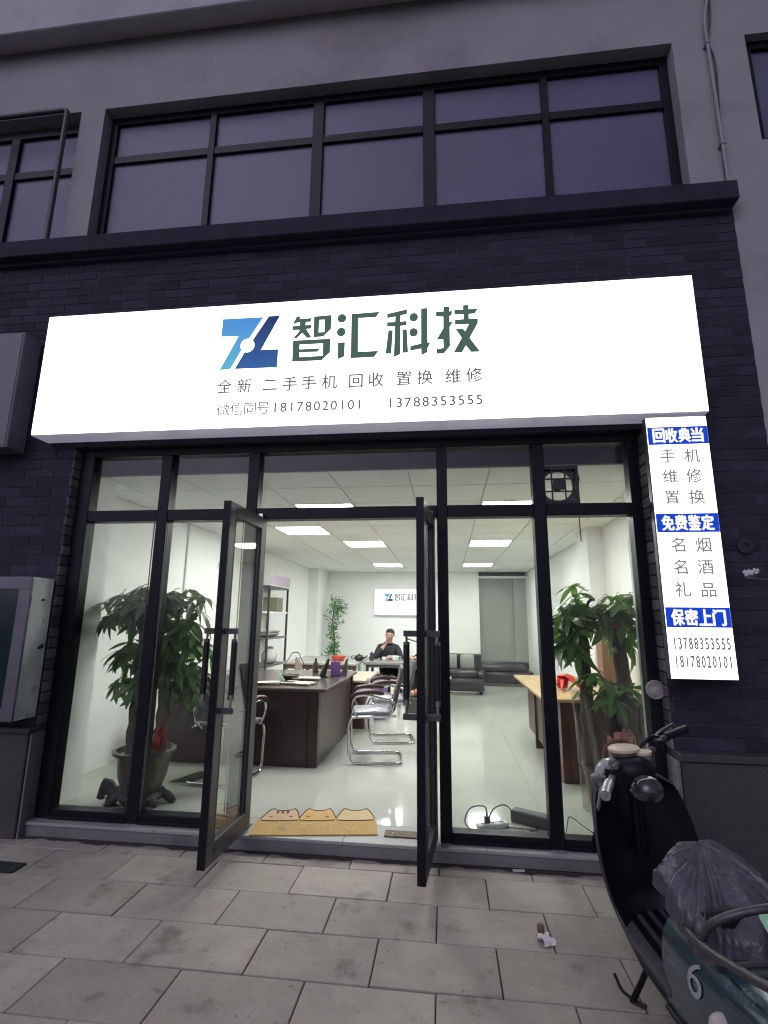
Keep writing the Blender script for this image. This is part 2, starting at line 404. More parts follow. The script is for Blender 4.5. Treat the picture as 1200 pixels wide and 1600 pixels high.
# neighbouring wall far left/right and party lines above are plain; slim pipe added for a shadow crease at right
pp = thing('crease_pipe', 'slim plaster-coloured pipe standing in for a shadow crease right of the upper windows', 'pipe', (2.1, 3.46, 4.6))
MB().tube(round_path([(0, 0, 0), (0, 0, 1.55), (.05, 0, 1.75), (.05, 0, 2.33)], .1), .012, 10).obj('pipe_run', plaster, pp, smooth=50)
for zz in (.35, 1.3): MB().box(-.018, .018, -.015, .04, zz, zz+.016).obj('bracket', plaster, pp)
cb = curve_pts([(2.18, 3.485, 6.9), (2.17, 3.48, 6.3), (2.12, 3.48, 5.95), (2.15, 3.485, 5.75), (2.12, 3.485, 5.2), (2.09, 3.47, 4.585)], 6)
MB().tube(cb, .008, 6).obj('wall_cable', alu_grey, None, smooth=60, label='thin cable sagging down the plaster beside the slim pipe', cat='cable')
# metal pipe rail before the left upper window
MB().tube(round_path([(-7, 3.42, 5.935), (-3.34, 3.42, 5.935), (-3.34, 3.42, 4.57)], .04), .022, 10).obj('pipe_rail', alu_grey, None, smooth=50, label='thin bent metal pipe in front of the left upper window', cat='pipe')

# ================================================================== STEP AND SHOPFRONT
stp = MB(); stp.box(-2.845, 1.327, 3.50, 3.80, 0, .068)
st = stp.obj('door_step', step_m, None, bevel=.004, kind='structure')
for i, (a, b) in enumerate(((-2.845, -1.92), (-1.918, -.67), (-.668, .22), (.222, 1.327))):
    bx('tread_slab', sill_m, st, a, b, 3.493, 3.79, .0685, .088, bevel=.003)
dl = MB(); _rd = random.Random(31)  # strip is part grit, part painted shadow at the step foot
def dirt_shadow_edge(x): return 3.455+.012*math.sin(x*9)+.010*math.sin(x*23+1)+.006*math.sin(x*51)
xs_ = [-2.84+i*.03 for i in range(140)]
dl.add([(x, dirt_shadow_edge(x), .0012) for x in xs_]+[(x, 3.4915, .0035) for x in xs_], [(i, i+1, 141+i, 140+i) for i in range(139)]); dl.obj('dirt_and_shadow', soil, None, kind='stuff', label='dark line of grit and painted shadow along the foot of the step')
sf = thing('shopfront', 'black aluminium glazed shopfront framing the bright interior', 'shopfront', (-.75, 3.62, .09))
def S(o): o.parent = sf; o.matrix_parent_inverse = Matrix.Translation((.75, -3.62, -.09)); return o
FY0, FY1 = 3.565, 3.665; ZB, ZT = .089, 2.735
S(bx('stile', alu, None, -2.844, -2.735, FY0, FY1, ZB, ZT, bevel=.004))
S(bx('stile', alu, None, 1.258, 1.3265, FY0, FY1, ZB, ZT, bevel=.004))
mull = {-2.125: .085, -1.425: .085, -.022: .075, .652: .085}
for c, wd in mull.items(): S(bx('mullion', alu, None, c-wd/2, c+wd/2, FY0-.003, FY1, ZB, ZT-.06, bevel=.004))
segs = []; prev = -2.735
for c, wd in mull.items(): segs.append((prev, c-wd/2)); prev = c+wd/2
segs.append((prev, 1.258))
for i, (a, b) in enumerate(segs):
    S(bx('transom', alu, None, a, b, FY0+.002, FY1, 2.160, 2.245, bevel=.004))
    S(bx('pane', glassm, None, a, b, 3.612, 3.620, 2.245, ZT-.06))
    if i != 2:
        S(bx('bottom_rail', alu, None, a, b, FY0+.002, FY1, ZB, .148, bevel=.004))
        S(bx('glazing_bead', alu, None, a, b, FY0-.012, FY0+.002, ZB, .110, bevel=.003))
        S(bx('pane', glassm, None, a, b, 3.612, 3.620, .148, 2.160))
S(bx('head_rail', alu, None, -2.735, 1.258, FY0, FY1, ZT-.06, ZT, bevel=.004))
for c in (-2.18, -2.07, -1.48): S(bx('glazing_strip', alu_grey, None, c, c+.006, FY0-.0045, FY0+.001, .16, 2.15))

# doors
def door(loc, free, label, flip):
    d = Vector(free)-Vector(loc); ang = math.atan2(d.y, d.x); Wd = d.length
    t = thing('glass_door', label, 'door', (loc[0], loc[1], .102), (0, 0, ang), group=None)
    H = 2.065; th = .024; sw = .085
    bx('stile', alu_grey, t, 0, sw, -th, th, 0, H, bevel=.003); bx('stile', alu_grey, t, Wd-sw, Wd-.003, -th, th, 0, H, bevel=.003)  # grey colour stands for shop light on the black frame faces
    bx('edge_strip', alu, t, Wd-.003, Wd+.003, -th+.001, th-.001, .0, H)  # black strip keeps the unlit end of the stile dark
    bx('top_rail', alu_grey, t, sw, Wd-sw, -th, th, H-.085, H, bevel=.003); bx('bottom_rail', alu_grey, t, sw, Wd-sw, -th, th, 0, .11, bevel=.003)
    g = .008
    for s in (-1, 1):
        bd = MB()
        y0, y1 = sorted((s*.010, s*(th+.0015)))
        bd.box(sw, sw+g, y0, y1, .11, H-.085); bd.box(Wd-sw-g, Wd-sw, y0, y1, .11, H-.085)
        bd.obj('glazing_bead', blackp, t)
    bx('pane', doorglass, t, sw+g, Wd-sw-g, -.004, .004, .11, H-.085)
    hx = Wd-.045
    for s in (-1, 1):
        h = MB()
        for zz in (.815, 1.268): h.box(hx-.012, hx+.012, min(s*th, s*.105), max(s*th, s*.105), zz-.017, zz+.017)
        hd = h.obj('handle', alu_grey, t, bevel=.003)
        MB().tube([(hx, s*.088, .905), (hx, s*.088, 1.205)], .0185, 14).obj('grip', blackp, hd, smooth=40, bevel=.002)
        c = MB()
        for a, b in ((.832, .906), (1.204, 1.251)): c.tube([(hx, s*.088, a), (hx, s*.088, b)], .007, 8)
        c.tube([(hx, s*.088, .875), (hx, s*.088, .905)], .019, 12); c.tube([(hx, s*.088, 1.205), (hx, s*.088, 1.222)], .019, 12)
        c.obj('ferrule', chrome, hd, smooth=40)
    for q in (-1, 1): MB().lathe([(.016, 0), (.016, .006), (.009, .009), (0, .009)], (Wd-.10, q*th, .055), 14, Matrix.Rotation(R(90*q), 3, 'X')).obj('lock', chrome, t, smooth=40)
    bx('pivot', chrome, t, .02, .07, -.014, .014, H, H+.028); bx('pivot', chrome, t, .02, .07, -.014, .014, -.012, 0)
    return t
door((-1.335, 3.60), (-1.350, 2.985), 'open black framed glass door at left, showing its glass side, by the doormat', 1)
door((-.098, 3.60), (-.149, 2.985), 'open glass door at right seen edge-on with paired black handles', -1)
rust = mat('rusty_plate', (.10, .075, .055), .6, .6, var=.5, scale=40, bump=.4)
for x0, x1, y0, lab in ((-.42, -.075, 3.60, 'worn rusty floor spring plate under the right door'), (-1.362, -1.318, 3.57, 'small metal floor pivot plate under the left door')):
    p = MB().box(x0, x1, y0, y0+.10, .0885, .096).obj('floor_spring_plate', rust, None, bevel=.002, label=lab, cat='floor plate')
    for q in (.15, .85): MB().lathe([(.009, 0), (.009, .003), (.005, .004)], (x0+(x1-x0)*q, y0+.05, .0945), 10).obj('screw', chrome, p)

# exhaust fan in the upper right pane
fan = thing('exhaust_fan', 'square black caged exhaust fan with bright round opening in upper right pane', 'fan', (.79, 3.60, 2.247))
fr = MB(); fs = .135
fr.box(-fs, fs, -.02, .10, 0, .022); fr.box(-fs, fs, -.02, .10, .248, .27); fr.box(-fs, -fs+.02, -.02, .10, .022, .248); fr.box(fs-.02, fs, -.02, .10, .022, .248)
fr.obj('fan_frame', blackp, fan)
hole = [(.105*math.cos(i*math.pi/18), .135+.105*math.sin(i*math.pi/18)) for i in range(36)]
for yy in (.02, .032):
    v_, f_ = poly_fill([[(-.114, .023), (.114, .023), (.114, .247), (-.114, .247)], hole], yy); MB().add(v_, f_).obj('fan_plate', mat('fan_grey', (.05, .05, .052), .5), fan)
fanw = mat('fan_backlit', (.7, .7, .66), .4)  # blade whiteness stands in for the bright ceiling seen through the fan
_t = fanw.node_tree; _tl = _t.nodes.new('ShaderNodeBsdfTranslucent'); _tl.inputs[0].default_value = (.75, .76, .70, 1); _mi = _t.nodes.new('ShaderNodeMixShader'); _mi.inputs[0].default_value = .85
_t.links.new(_t.nodes['Principled BSDF'].outputs[0], _mi.inputs[1]); _t.links.new(_tl.outputs[0], _mi.inputs[2]); _t.links.new(_mi.outputs[0], _t.nodes['Material Output'].inputs[0])
for k in range(5):
    a = k*2*math.pi/5
    MB().grid(lambda u, v: Vector(((.03+.072*u)*math.cos(a+v*.9), .065-.02*v, .135+(.03+.072*u)*math.sin(a+v*.9))), 3, 4).obj('fan_blade', fanw, fan, smooth=60)
MB().lathe([(0, 0), (.036, 0), (.036, .03), (.03, .036), (0, .036)], (0, .04, .135), 18, Matrix.Rotation(R(90), 3, 'X')).obj('fan_hub', blackp, fan, smooth=40)
for q in (-.045, .045):
    bx('cage_bar', blackp, fan, q-.005, q+.005, -.018, -.008, .022, .248); bx('cage_bar', blackp, fan, -fs+.02, fs-.02, -.0075, .0, .135+q-.005, .135+q+.005)
bx('cage_plate', blackp, fan, -.038, .038, -.024, -.018, .097, .173)
cord = curve_pts([(.93, 3.66, 2.50), (.955, 3.68, 2.45), (.935, 3.68, 2.36), (.95, 3.68, 2.27), (.94, 3.69, 2.18), (.95, 3.72, 2.0)], 6)
MB().tube(cord, .004, 6).obj('fan_cord', blackp, fan, smooth=60).matrix_parent_inverse = Matrix.Translation((-.79, -3.60, -2.247))

# ================================================================== LIT SIGNS
SIGN_L = 2.9
face = emis('sign_face', (1.0, .995, 1.0), SIGN_L)
sideface = mat('sign_side', (.55, .54, .6), .4, .3, var=.08)
_b = sideface.node_tree.nodes['Principled BSDF']; _b.inputs['Emission Color'].default_value = (.78, .76, 1, 1); _b.inputs['Emission Strength'].default_value = .22   # added glow on the case sides in place of the sign's halo
ink_g = emis('sign_green_ink', (.072, .125, .112), 1); ink_s = emis('sign_grey_ink', (.13, .12, .17), 1)
def grad_emis(name, top, bot, z0, z1):
    m = bpy.data.materials.new(name); m.use_nodes = True; t = m.node_tree; t.nodes.clear(); N = t.nodes
    g = N.new('ShaderNodeNewGeometry'); sp = N.new('ShaderNodeSeparateXYZ'); mr = N.new('ShaderNodeMapRange'); mr.inputs[1].default_value = z0; mr.inputs[2].default_value = z1
    mi = N.new('ShaderNodeMix'); mi.data_type = 'RGBA'; mi.inputs[6].default_value = (*bot, 1); mi.inputs[7].default_value = (*top, 1)
    e = N.new('ShaderNodeEmission'); o = N.new('ShaderNodeOutputMaterial'); L = t.links
    L.new(g.outputs['Position'], sp.inputs[0]); L.new(sp.outputs[2], mr.inputs[0]); L.new(mr.outputs[0], mi.inputs[0]); L.new(mi.outputs[2], e.inputs[0]); L.new(e.outputs[0], o.inputs[0]); return m
ink_l = grad_emis('sign_light_blue', (.085, .30, .70), (.13, .46, .66), 3.25, 3.6); ink_d = grad_emis('sign_dark_blue', (.028, .055, .17), (.045, .125, .36), 3.25, 3.6)
band_b = emis('sign_band_blue', (.01, .06, .62), 1); ink_n = emis('sign_number_ink', (.14, .14, .20), 1); ink_m = emis('sign_mauve_ink', (.25, .21, .23), 1)
GLY = {
'zhi':[[(-1.065,3.629),(-1.038,3.627),(-1.041,3.606),(-0.949,3.608),(-0.959,3.577),(-0.994,3.576),(-0.995,3.553),(-0.949,3.553),(-0.955,3.521),(-0.989,3.52),(-0.945,3.449),(-0.983,3.448),(-1.017,3.49),(-1.057,3.451),(-1.086,3.45),(-1.041,3.507),(-1.043,3.517),(-1.095,3.517),(-1.093,3.551),(-1.04,3.552),(-1.039,3.576),(-1.062,3.576),(-1.068,3.568),(-1.091,3.57)],[(-0.935,3.619),(-0.803,3.623),(-0.804,3.511),(-0.86,3.452),(-0.932,3.45)],[(-0.893,3.587),(-0.854,3.587),(-0.854,3.489),(-0.895,3.488)],[(-1.085,3.434),(-0.804,3.433),(-0.806,3.323),(-0.867,3.264),(-1.084,3.265)],[(-1.033,3.397),(-0.86,3.397),(-0.859,3.301),(-1.03,3.299),(-1.032,3.336),(-0.898,3.333),(-0.878,3.361),(-1.033,3.361)]],
'hui':[[(-.726+.033*math.cos(i*.3142), 3.590+.0355*math.sin(i*.3142)) for i in range(20)],[(-.728+.033*math.cos(i*.3142), 3.480+.0355*math.sin(i*.3142)) for i in range(20)],[(-0.75,3.398),(-0.698,3.398),(-0.7,3.286),(-0.749,3.265)],[(-0.656,3.621),(-0.447,3.625),(-0.477,3.582),(-0.605,3.583),(-0.601,3.317),(-0.454,3.316),(-0.484,3.269),(-0.654,3.269)]],
'ke':[[(-0.395,3.604),(-0.249,3.632),(-0.252,3.593),(-0.297,3.584),(-0.299,3.536),(-0.254,3.539),(-0.256,3.503),(-0.298,3.501),(-0.298,3.281),(-0.345,3.261),(-0.338,3.499),(-0.395,3.502),(-0.395,3.537),(-0.337,3.536),(-0.335,3.577),(-0.394,3.569)],[(-0.385,3.473),(-0.352,3.471),(-0.362,3.29),(-0.404,3.289)],[(-0.285,3.472),(-0.252,3.474),(-0.243,3.29),(-0.283,3.29)],[(-.203+.031*math.cos(i*.3142), 3.564+.0345*math.sin(i*.3142)) for i in range(20)],[(-.2045+.031*math.cos(i*.3142), 3.445+.0345*math.sin(i*.3142)) for i in range(20)],[(-0.151,3.63),(-0.104,3.632),(-0.105,3.36),(-0.085,3.361),(-0.107,3.314),(-0.108,3.284),(-0.151,3.265),(-0.151,3.315),(-0.23,3.303),(-0.228,3.34),(-0.152,3.356)]],
'ji':[[(0.008,3.635),(0.05,3.632),(0.05,3.594),(0.071,3.598),(0.065,3.562),(0.05,3.555),(0.05,3.51),(0.074,3.51),(0.051,3.472),(0.051,3.324),(0.007,3.268),(-0.045,3.27),(-0.045,3.307),(0.004,3.312),(0.003,3.378),(-0.044,3.377),(0.005,3.464),(0.006,3.554),(-0.045,3.558),(-0.045,3.598),(0.008,3.597)],[(0.146,3.636),(0.185,3.637),(0.183,3.603),(0.249,3.602),(0.227,3.564),(0.186,3.563),(0.185,3.527),(0.248,3.525),(0.247,3.49),(0.188,3.378),(0.258,3.269),(0.195,3.27),(0.16,3.321),(0.133,3.271),(0.073,3.271),(0.132,3.382),(0.09,3.453),(0.143,3.453),(0.157,3.432),(0.184,3.485),(0.087,3.486),(0.088,3.526),(0.148,3.526),(0.148,3.564),(0.084,3.566),(0.084,3.604),(0.146,3.603)]],
'la':[[(-1.636,3.643),(-1.32,3.64),(-1.473,3.379),(-1.547,3.232),(-1.631,3.227),(-1.504,3.493),(-1.638,3.497)]],
'lb':[[(-1.279,3.644),(-1.192,3.644),(-1.323,3.373),(-1.192,3.371),(-1.194,3.227),(-1.515,3.23),(-1.444,3.37)]],
'lc':[[(-1.428+.053*math.cos(i*.2618), 3.412+.055*math.sin(i*.2618)) for i in range(24)]]}
def sign_box(name, label, x0, x1, z0, z1, yf, yb, case=None):
    t = thing(name, label, 'sign', ((x0+x1)/2, yb, z0))
    inv = Matrix.Translation((-(x0+x1)/2, -yb, -z0))
    def T(o): o.parent = t; o.matrix_parent_inverse = inv; return o
    T(bx('sign_case', case or sideface, None, x0, x1, yf+.004, yb, z0, z1, bevel=.004))
    T(bx('lit_face', wface if name == 'wall_sign' else face, None, x0+.006, x1-.006, yf, yf+.0035, z0+.006, z1-.006))
    return t, T
ms, MT = sign_box('main_sign', 'long white lit sign box with blue logo and dark characters above the door', -3.083, 1.690, 2.772, 3.762, 3.30, 3.478)
def graphics(T, y, xf, names=('zhi', 'hui', 'ke', 'ji'), fc=None):
    for k in names:
        vs, fs_ = poly_fill(GLY[k], y, xf); T(MB().add(vs, fs_).obj('character', ink_g, None))
    for k, m, dy in (('la', ink_l, 0), ('lb', ink_d, 0), ('lc', fc or face, -.003)):
        vs, fs_ = poly_fill(GLY[k], y+dy, xf); T(MB().add(vs, fs_).obj('logo_shape', m, None))
graphics(MT, 3.297, lambda x, z: (x, z))
def glyphs(T, items, size, y, m, name, bold):
    for ch, x, z in items:
        vs, fs_ = text_mesh(ch, x-size/2, x+size/2, z-size/2, z+size/2, y, bold, keep=True)
        T(MB().add(vs, fs_).obj(name, m, None))
L2 = [('全',-1.58,3.096),('新',-1.431,3.095),('二',-1.238,3.095),('手',-1.092,3.094),('手',-.952,3.097),('机',-.803,3.095),('回',-.612,3.095),('收',-.469,3.096),('置',-.27,3.097),('换',-.127,3.097),('维',.068,3.097),('修',.211,3.099)]
glyphs(MT, L2, .115, 3.297, ink_s, 'character', .016)
L3 = [('微',-1.579,2.917),('信',-1.478,2.917),('同',-1.377,2.917),('号',-1.28,2.918)]
glyphs(MT, L3, .106, 3.297, ink_n, 'character', .008)
for body, x0, x1 in (('18178020101', -1.221, -.552), ('13788353555', -.395, .272)):
    n = len(body); dw = (x1-x0)/n
    for i, ch in enumerate(body):
        cx = x0+dw*(i+.5); vs, fs_ = text_mesh(ch, cx-.05, cx+.05, 2.885, 2.955, 3.297, .018, keep=True); MT(MB().add(vs, fs_).obj('digit', ink_n if x0 < -1 else ink_s, None))
vsn, VT = sign_box('vertical_sign', 'narrow vertical lit sign box with blue bands hanging below the main sign', 1.292, 1.668, 1.122, 2.748, 3.303, 3.355, case=alu_grey)
for zz in (1.35, 2.45): VT(MB().box(1.34, 1.62, 3.356, 3.487, zz, zz+.04).obj('sign_bracket', alu, None))
for z0, z1, txt in ((2.558, 2.676, '回收典当'), (1.991, 2.109, '免费鉴定'), (1.420, 1.538, '保密上门')):
    VT(bx('blue_band', band_b, None, 1.300, 1.660, 3.2995, 3.3025, z0, z1))
    for i, ch in enumerate(txt):
        cx = 1.3645+i*.077
        for q, (ex, ez) in enumerate(((0, 0), (.0028, 0), (-.0028, 0), (0, .0018), (0, -.0018))):
            vs, fs_ = text_mesh(ch, cx-.034+ex, cx+.034+ex, z0+.013+ez, z1-.013+ez, 3.2968-.0002*q, .010)
            if q == 0: mbx = MB()
            mbx.add(vs, fs_)
        VT(mbx.obj('character', emis('band_ink', (1, 1, 1), 1.15), None))
VC = [('手',1.406,2.482),('机',1.553,2.481),('维',1.41,2.35),('修',1.55,2.349),('置',1.408,2.214),('换',1.552,2.213),('名',1.412,1.914),('烟',1.557,1.913),('名',1.411,1.779),('酒',1.554,1.779),('礼',1.411,1.643),('品',1.556,1.643)]
glyphs(VT, VC, .096, 3.3, ink_m, 'character', .018)
for body, z0, z1 in (('13788353555', 1.297, 1.366), ('18178020101', 1.196, 1.262)):
    for i, ch in enumerate(body):
        cx = 1.319+.0297*(i+.5); vs, fs_ = text_mesh(ch, cx-.047, cx+.047, z0, z1, 3.3, .022, keep=True, sx=.47); VT(MB().add(vs, fs_).obj('digit', ink_n, None))
for x in (-2.5, -.7, 1.1): MT(MB().box(x, x+.05, 3.4785, 3.494, 2.9, 3.6).obj('sign_bracket', alu_grey, None))
# blank grey sign of the neighbour
ns = thing('neighbour_sign', 'unlit blank grey sign panel at the far left edge', 'sign', (-4.5, 3.46, 2.69))
bx('sign_case', mat('dull_panel', (.12, .115, .14), .5, var=.12, scale=3), ns, -1.9, 1.225, -.15, .02, 0, .96, bevel=.006)
bx('face_sheet', mat('dull_sheet', (.145, .14, .17), .45, var=.1, scale=2), ns, -1.88, 1.205, -.154, -.1505, .02, .94)

# ================================================================== METER CABINET, ROUND SENSOR, WALL BITS
cabm = mat('cabinet_lit_paint', (.55, .61, .575), .5, var=.14, scale=7, stain=(9, .6, .7, .35))  # side paint lightened, front frame darkened, for shop light on the side
cabf = mat('cabinet_frame', (.17, .165, .19), .35, .5, var=.15)
cab = thing('meter_cabinet', 'pale green metal meter cabinet with dark glazed door on the left pier', 'cabinet', (-3.25, 3.483, .76))
bx('cabinet_body', cabm, cab, -.42, .385, -.195, 0, 0, .955, bevel=.004)
fr = MB(); fr.box(-.42, .39, -.215, -.1955, 0, .085); fr.box(-.42, .39, -.215, -.1955, .87, .957); fr.box(-.42, -.34, -.215, -.1955, .085, .87); fr.box(.30, .39, -.215, -.1955, .085, .87)
fr.obj('door_frame', cabf, cab, bevel=.003)
bx('door_window', mat('dark_pane', (.012, .03, .032), .08, var=.3, scale=6), cab, -.34, .30, -.208, -.1985, .085, .87)
MB().lathe([(.008, 0), (.008, .012), (.004, .014)], (.386, -.09, .80), 10, Matrix.Rotation(R(90), 3, 'Y')).obj('knockout', blackp, cab)
MB().box(.386, .392, -.075, -.045, .46, .475).box(.386, .398, -.05, -.035, .463, .49).obj('latch', blackp, cab)
for zz in (.15, .75): MB().tube([(.392, -.205, zz), (.392, -.205, zz+.07)], .006, 8).obj('hinge', cabf, cab)
rs = thing('round_plate', 'small round translucent disc on the frame right of the door, under the vertical sign', 'disc', (1.293, 3.5625, 1.033))
rg = glass('frosted_disc', tint=(.5, .5, .48), base=.25, gain=.5, rough=.3)
MB().lathe([(.056, 0), (.058, .004), (.055, .010), (.03, .012), (0.0, .012)], (0, 0, 0), 28, Matrix.Rotation(R(90), 3, 'X')).obj('disc', mat('dull_disc', (.30, .29, .26), .25, var=.5, scale=30), rs, smooth=40)
MB().tube([(.053*math.cos(i*math.pi/14), -.012, .053*math.sin(i*math.pi/14)) for i in range(28)], .0035, 6, closed=True).obj('rim', mat('disc_rim', (.35, .34, .31), .3), rs, smooth=40)
hl = MB().lathe([(.016, .0), (.05, .0), (.05, .008), (.018, .012), (.016, -.03)], (1.89, 3.482, 1.93), 24, Matrix.Rotation(R(90), 3, 'X')).obj('wall_sleeve', mortar, None, smooth=40, label='round pipe sleeve in the dark brick wall right of the vertical sign', cat='pipe sleeve')

# ================================================================== INTERIOR SHELL
FZ, CZ = .085, 2.60; XL, XR, YB = -3.2, 1.93, 12.7
fl = bx('shop_floor', groutm, None, XL-.1, XR+.1, 3.668, 14.4, -.02, FZ-.006, kind='structure')
fc = {}
x = XL
def tiles(parent, name, m, x0, x1, y0, y1, p, gap, zt, th, skip=(), ox=0, oy=0, bev=0):
    xs = [x0]; c = ox
    while c <= x0+.02: c += p
    while c < x1-.02: xs.append(c); c += p
    xs.append(x1); ys = [y0]; c = oy
    while c <= y0+.02: c += p
    while c < y1-.02: ys.append(c); c += p
    ys.append(y1); cache = {}
    for i in range(len(xs)-1):
        for j in range(len(ys)-1):
            if any(abs(xs[i]-a) < .1 and abs(ys[j]-b) < .1 for a, b in skip): continue
            k = (round(xs[i+1]-xs[i], 3), round(ys[j+1]-ys[j], 3))
            if k not in cache: cache[k] = MB().box(-k[0]/2+gap/2, k[0]/2-gap/2, -k[1]/2+gap/2, k[1]/2-gap/2, 0, th).mesh(name, [m], bevel=bev)
            o = link(name, cache[k], parent); o.location = ((xs[i]+xs[i+1])/2, (ys[j]+ys[j+1])/2, zt)
tiles(fl, 'floor_tile', floorm, XL, XR, 3.80, YB, .853, .0011, FZ-.0059, .0059, ox=-3.6, oy=3.80)
bx('interior_wall_left', wallm, None, XL-.12, XL, 3.80, YB, -.02, 3.1, kind='structure')
bx('interior_wall_right', wallm, None, XR, XR+.12, 3.80, 14.2, -.02, 3.1, kind='structure')
bx('interior_wall_back', wallm, None, XL, .78, YB, YB+.12, -.02, 3.1, kind='structure')
bx('alcove_wall_back', greywall, None, .66, XR, 13.1, 13.22, -.02, 3.1, kind='structure')
bx('alcove_wall_side', wallm, None, .66, .78, YB+.1205, 13.1, -.02, 3.1, kind='structure')
bx('alcove_ceiling', wallm, None, .78, XR, YB, 13.1, 2.46, 2.5, kind='structure')
bx('alcove_return', greywall, None, 1.63, XR-.0005, 12.98, 13.0995, -.02, 2.459, kind='structure')
bx('column_back', wallm, None, XL+.0005, -2.96, 11.75, YB-.0005, -.02, 2.9, kind='structure')
bx('column_right', wallm, None, 1.74, XR-.0005, 6.55, 7.05, -.02, 2.9, kind='structure')
bx('column_front_left', wallm, None, XL+.0005, -2.865, 3.8005, 4.05, -.02, 2.9, kind='structure')
bx('column_front_right', wallm, None, 1.36, XR-.0005, 3.8005, 4.0, -.02, 2.9, kind='structure')
bx('roof_slab', mortar, None, XL-.12, XR+.12, 3.8005, 14.1, 3.1, 3.25, kind='structure')  # dark material stands in for the unlit void over the ceiling
# suspended ceiling
PANELS = [(-1.57, 5.0), (.35, 5.0), (-2.21, 6.28), (-1.57, 7.56), (.35, 7.56), (-1.57, 10.76), (.35, 10.76)]
cl = MB(); 
ceil = bx('ceiling', gridm, None, XL+.001, XR-.001, 3.86, YB-.001, CZ+.012, CZ+.03, kind='structure')
bx('edge_trim', gridm, ceil, XL+.001, XR-.001, 3.845, 3.859, CZ-.004, CZ+.04)
tiles(ceil, 'ceiling_tile', ceilm, XL+.004, XR-.004, 3.862, YB-.004, .64, .014, CZ, .0115, skip=PANELS, ox=-.93-.64*8, oy=5.0-.64*4)
led = emis('led_panel', (.985, 1.0, .985), 37)
for i, (px, py) in enumerate(PANELS):
    side = 'left' if px < 0 else 'right'
    nm = {0: 'left row, nearest the door transom', 1: 'right row, nearest the door transom', 2: 'offset to the far left by the wall', 3: 'middle of the left row', 4: 'middle of the right row', 5: 'far end of the left row', 6: 'far end of the right row'}[i]
    t = thing('ceiling_light', 'square white ceiling light panel, '+nm, 'ceiling light', (px+.32, py+.32, CZ), group='square panel lights in the shop ceiling')
    f = MB(); a, b = .312, .292
    f.box(-a, a, -a, -b, -.003, .011); f.box(-a, a, b, a, -.003, .011); f.box(-a, -b, -b, b, -.003, .011); f.box(b, a, -b, b, -.003, .011)
    f.obj('frame', white_p, t); bx('diffuser', led, t, -b, b, -b, b, .001, .010)
bx('void_shade_board', mat('void_shade', (.03, .029, .034), .8), None, XL+.001, XR-.001, 3.815, 3.843, CZ-.003, 3.099, kind='structure')  # dark board added in place of the unlit gap above the ceiling
# cable trunking, socket
MB().box(XL+.0006, XL+.022, 5.98, 6.012, .4, 2.598).obj('cable_trunking', white_p, None, label='thin vertical cable trunking on the left wall behind the money tree', cat='trunking', bevel=.002)
sk = thing('wall_socket', 'small white wall switch on the left wall beside the open door', 'switch', (XL+.0006, 6.95, 2.12))
bx('plate', white_p, sk, 0, .012, -.05, .05, 0, .10, bevel=.003); bx('rocker', white_p, sk, .0121, .016, -.02, .02, .03, .07)
MB().box(XR-.02, XR-.0006, 7.32, 7.345, .4, 2.598).obj('cable_trunking', white_p, None, label='thin vertical trunking line on the right wall by the column', cat='trunking', bevel=.002)

# back wall lit sign
wface = emis('wall_sign_face', (1, 1, 1), 1.35)
bs, BT = sign_box('wall_sign', 'small white lit sign with logo on the back wall above the seated man', -1.755, -.30, 1.545, 2.17, 12.60, 12.695)
k = .44
graphics(BT, 12.594, lambda x, z: (-1.50+(x+1.636)*k*1.02, 1.88+(z-3.23)*k), fc=wface)

# ================================================================== FURNITURE
d1 = thing('reception_desk', 'large dark brown reception desk with papers, left of the doorway', 'desk', (-1.96, 5.05, FZ))
def D(name, m, x0, x1, y0, y1, z0, z1, bev=.003): return bx(name, m, d1, x0+1.96, x1+1.96, y0-5.05, y1-5.05, z0-FZ, z1-FZ, bevel=bev)
D('front_panel', darkwood, -2.74, -1.325, 5.045, 5.075, FZ, .762); D('corner_post', darkwood, -1.322, -1.225, 5.04, 5.11, FZ, .762)
sidewood = mat('side_veneer', (.060, .042, .038), .3, var=.2, scale=3)
D('side_panel', sidewood, -1.26, -1.225, 5.112, 6.72, FZ, .762); D('side_panel', darkwood, -2.74, -2.70, 5.08, 6.72, FZ, .762)
D('desk_top', desktop, -2.80, -1.150, 5.0, 6.76, .763, .792, .006); D('drawer_unit', darkwood, -2.2, -1.8, 5.6, 6.6, FZ, .7); D('end_post', mat('maroon_edge', (.035, .012, .014), .3), -1.26, -1.20, 6.722, 6.775, FZ, .762)
# second counter behind, warm brown side, pale top
d2 = thing('low_counter', 'brown counter with pale worn top beyond the reception desk', 'counter', (-1.9, 6.82, FZ))
bx('side_panel', mat('brown_side', (.085, .045, .045), .35, var=.2), d2, .80, .84, 0, 1.15, 0, .56, bevel=.003); bx('front_panel', redwood, d2, -.6, .80, 0, .03, 0, .56, bevel=.003)
bx('counter_top', mat('worn_top', (.40, .33, .25), .4, var=.2, scale=6), d2, -.62, .86, -.02, 1.17, .561, .59, bevel=.004)
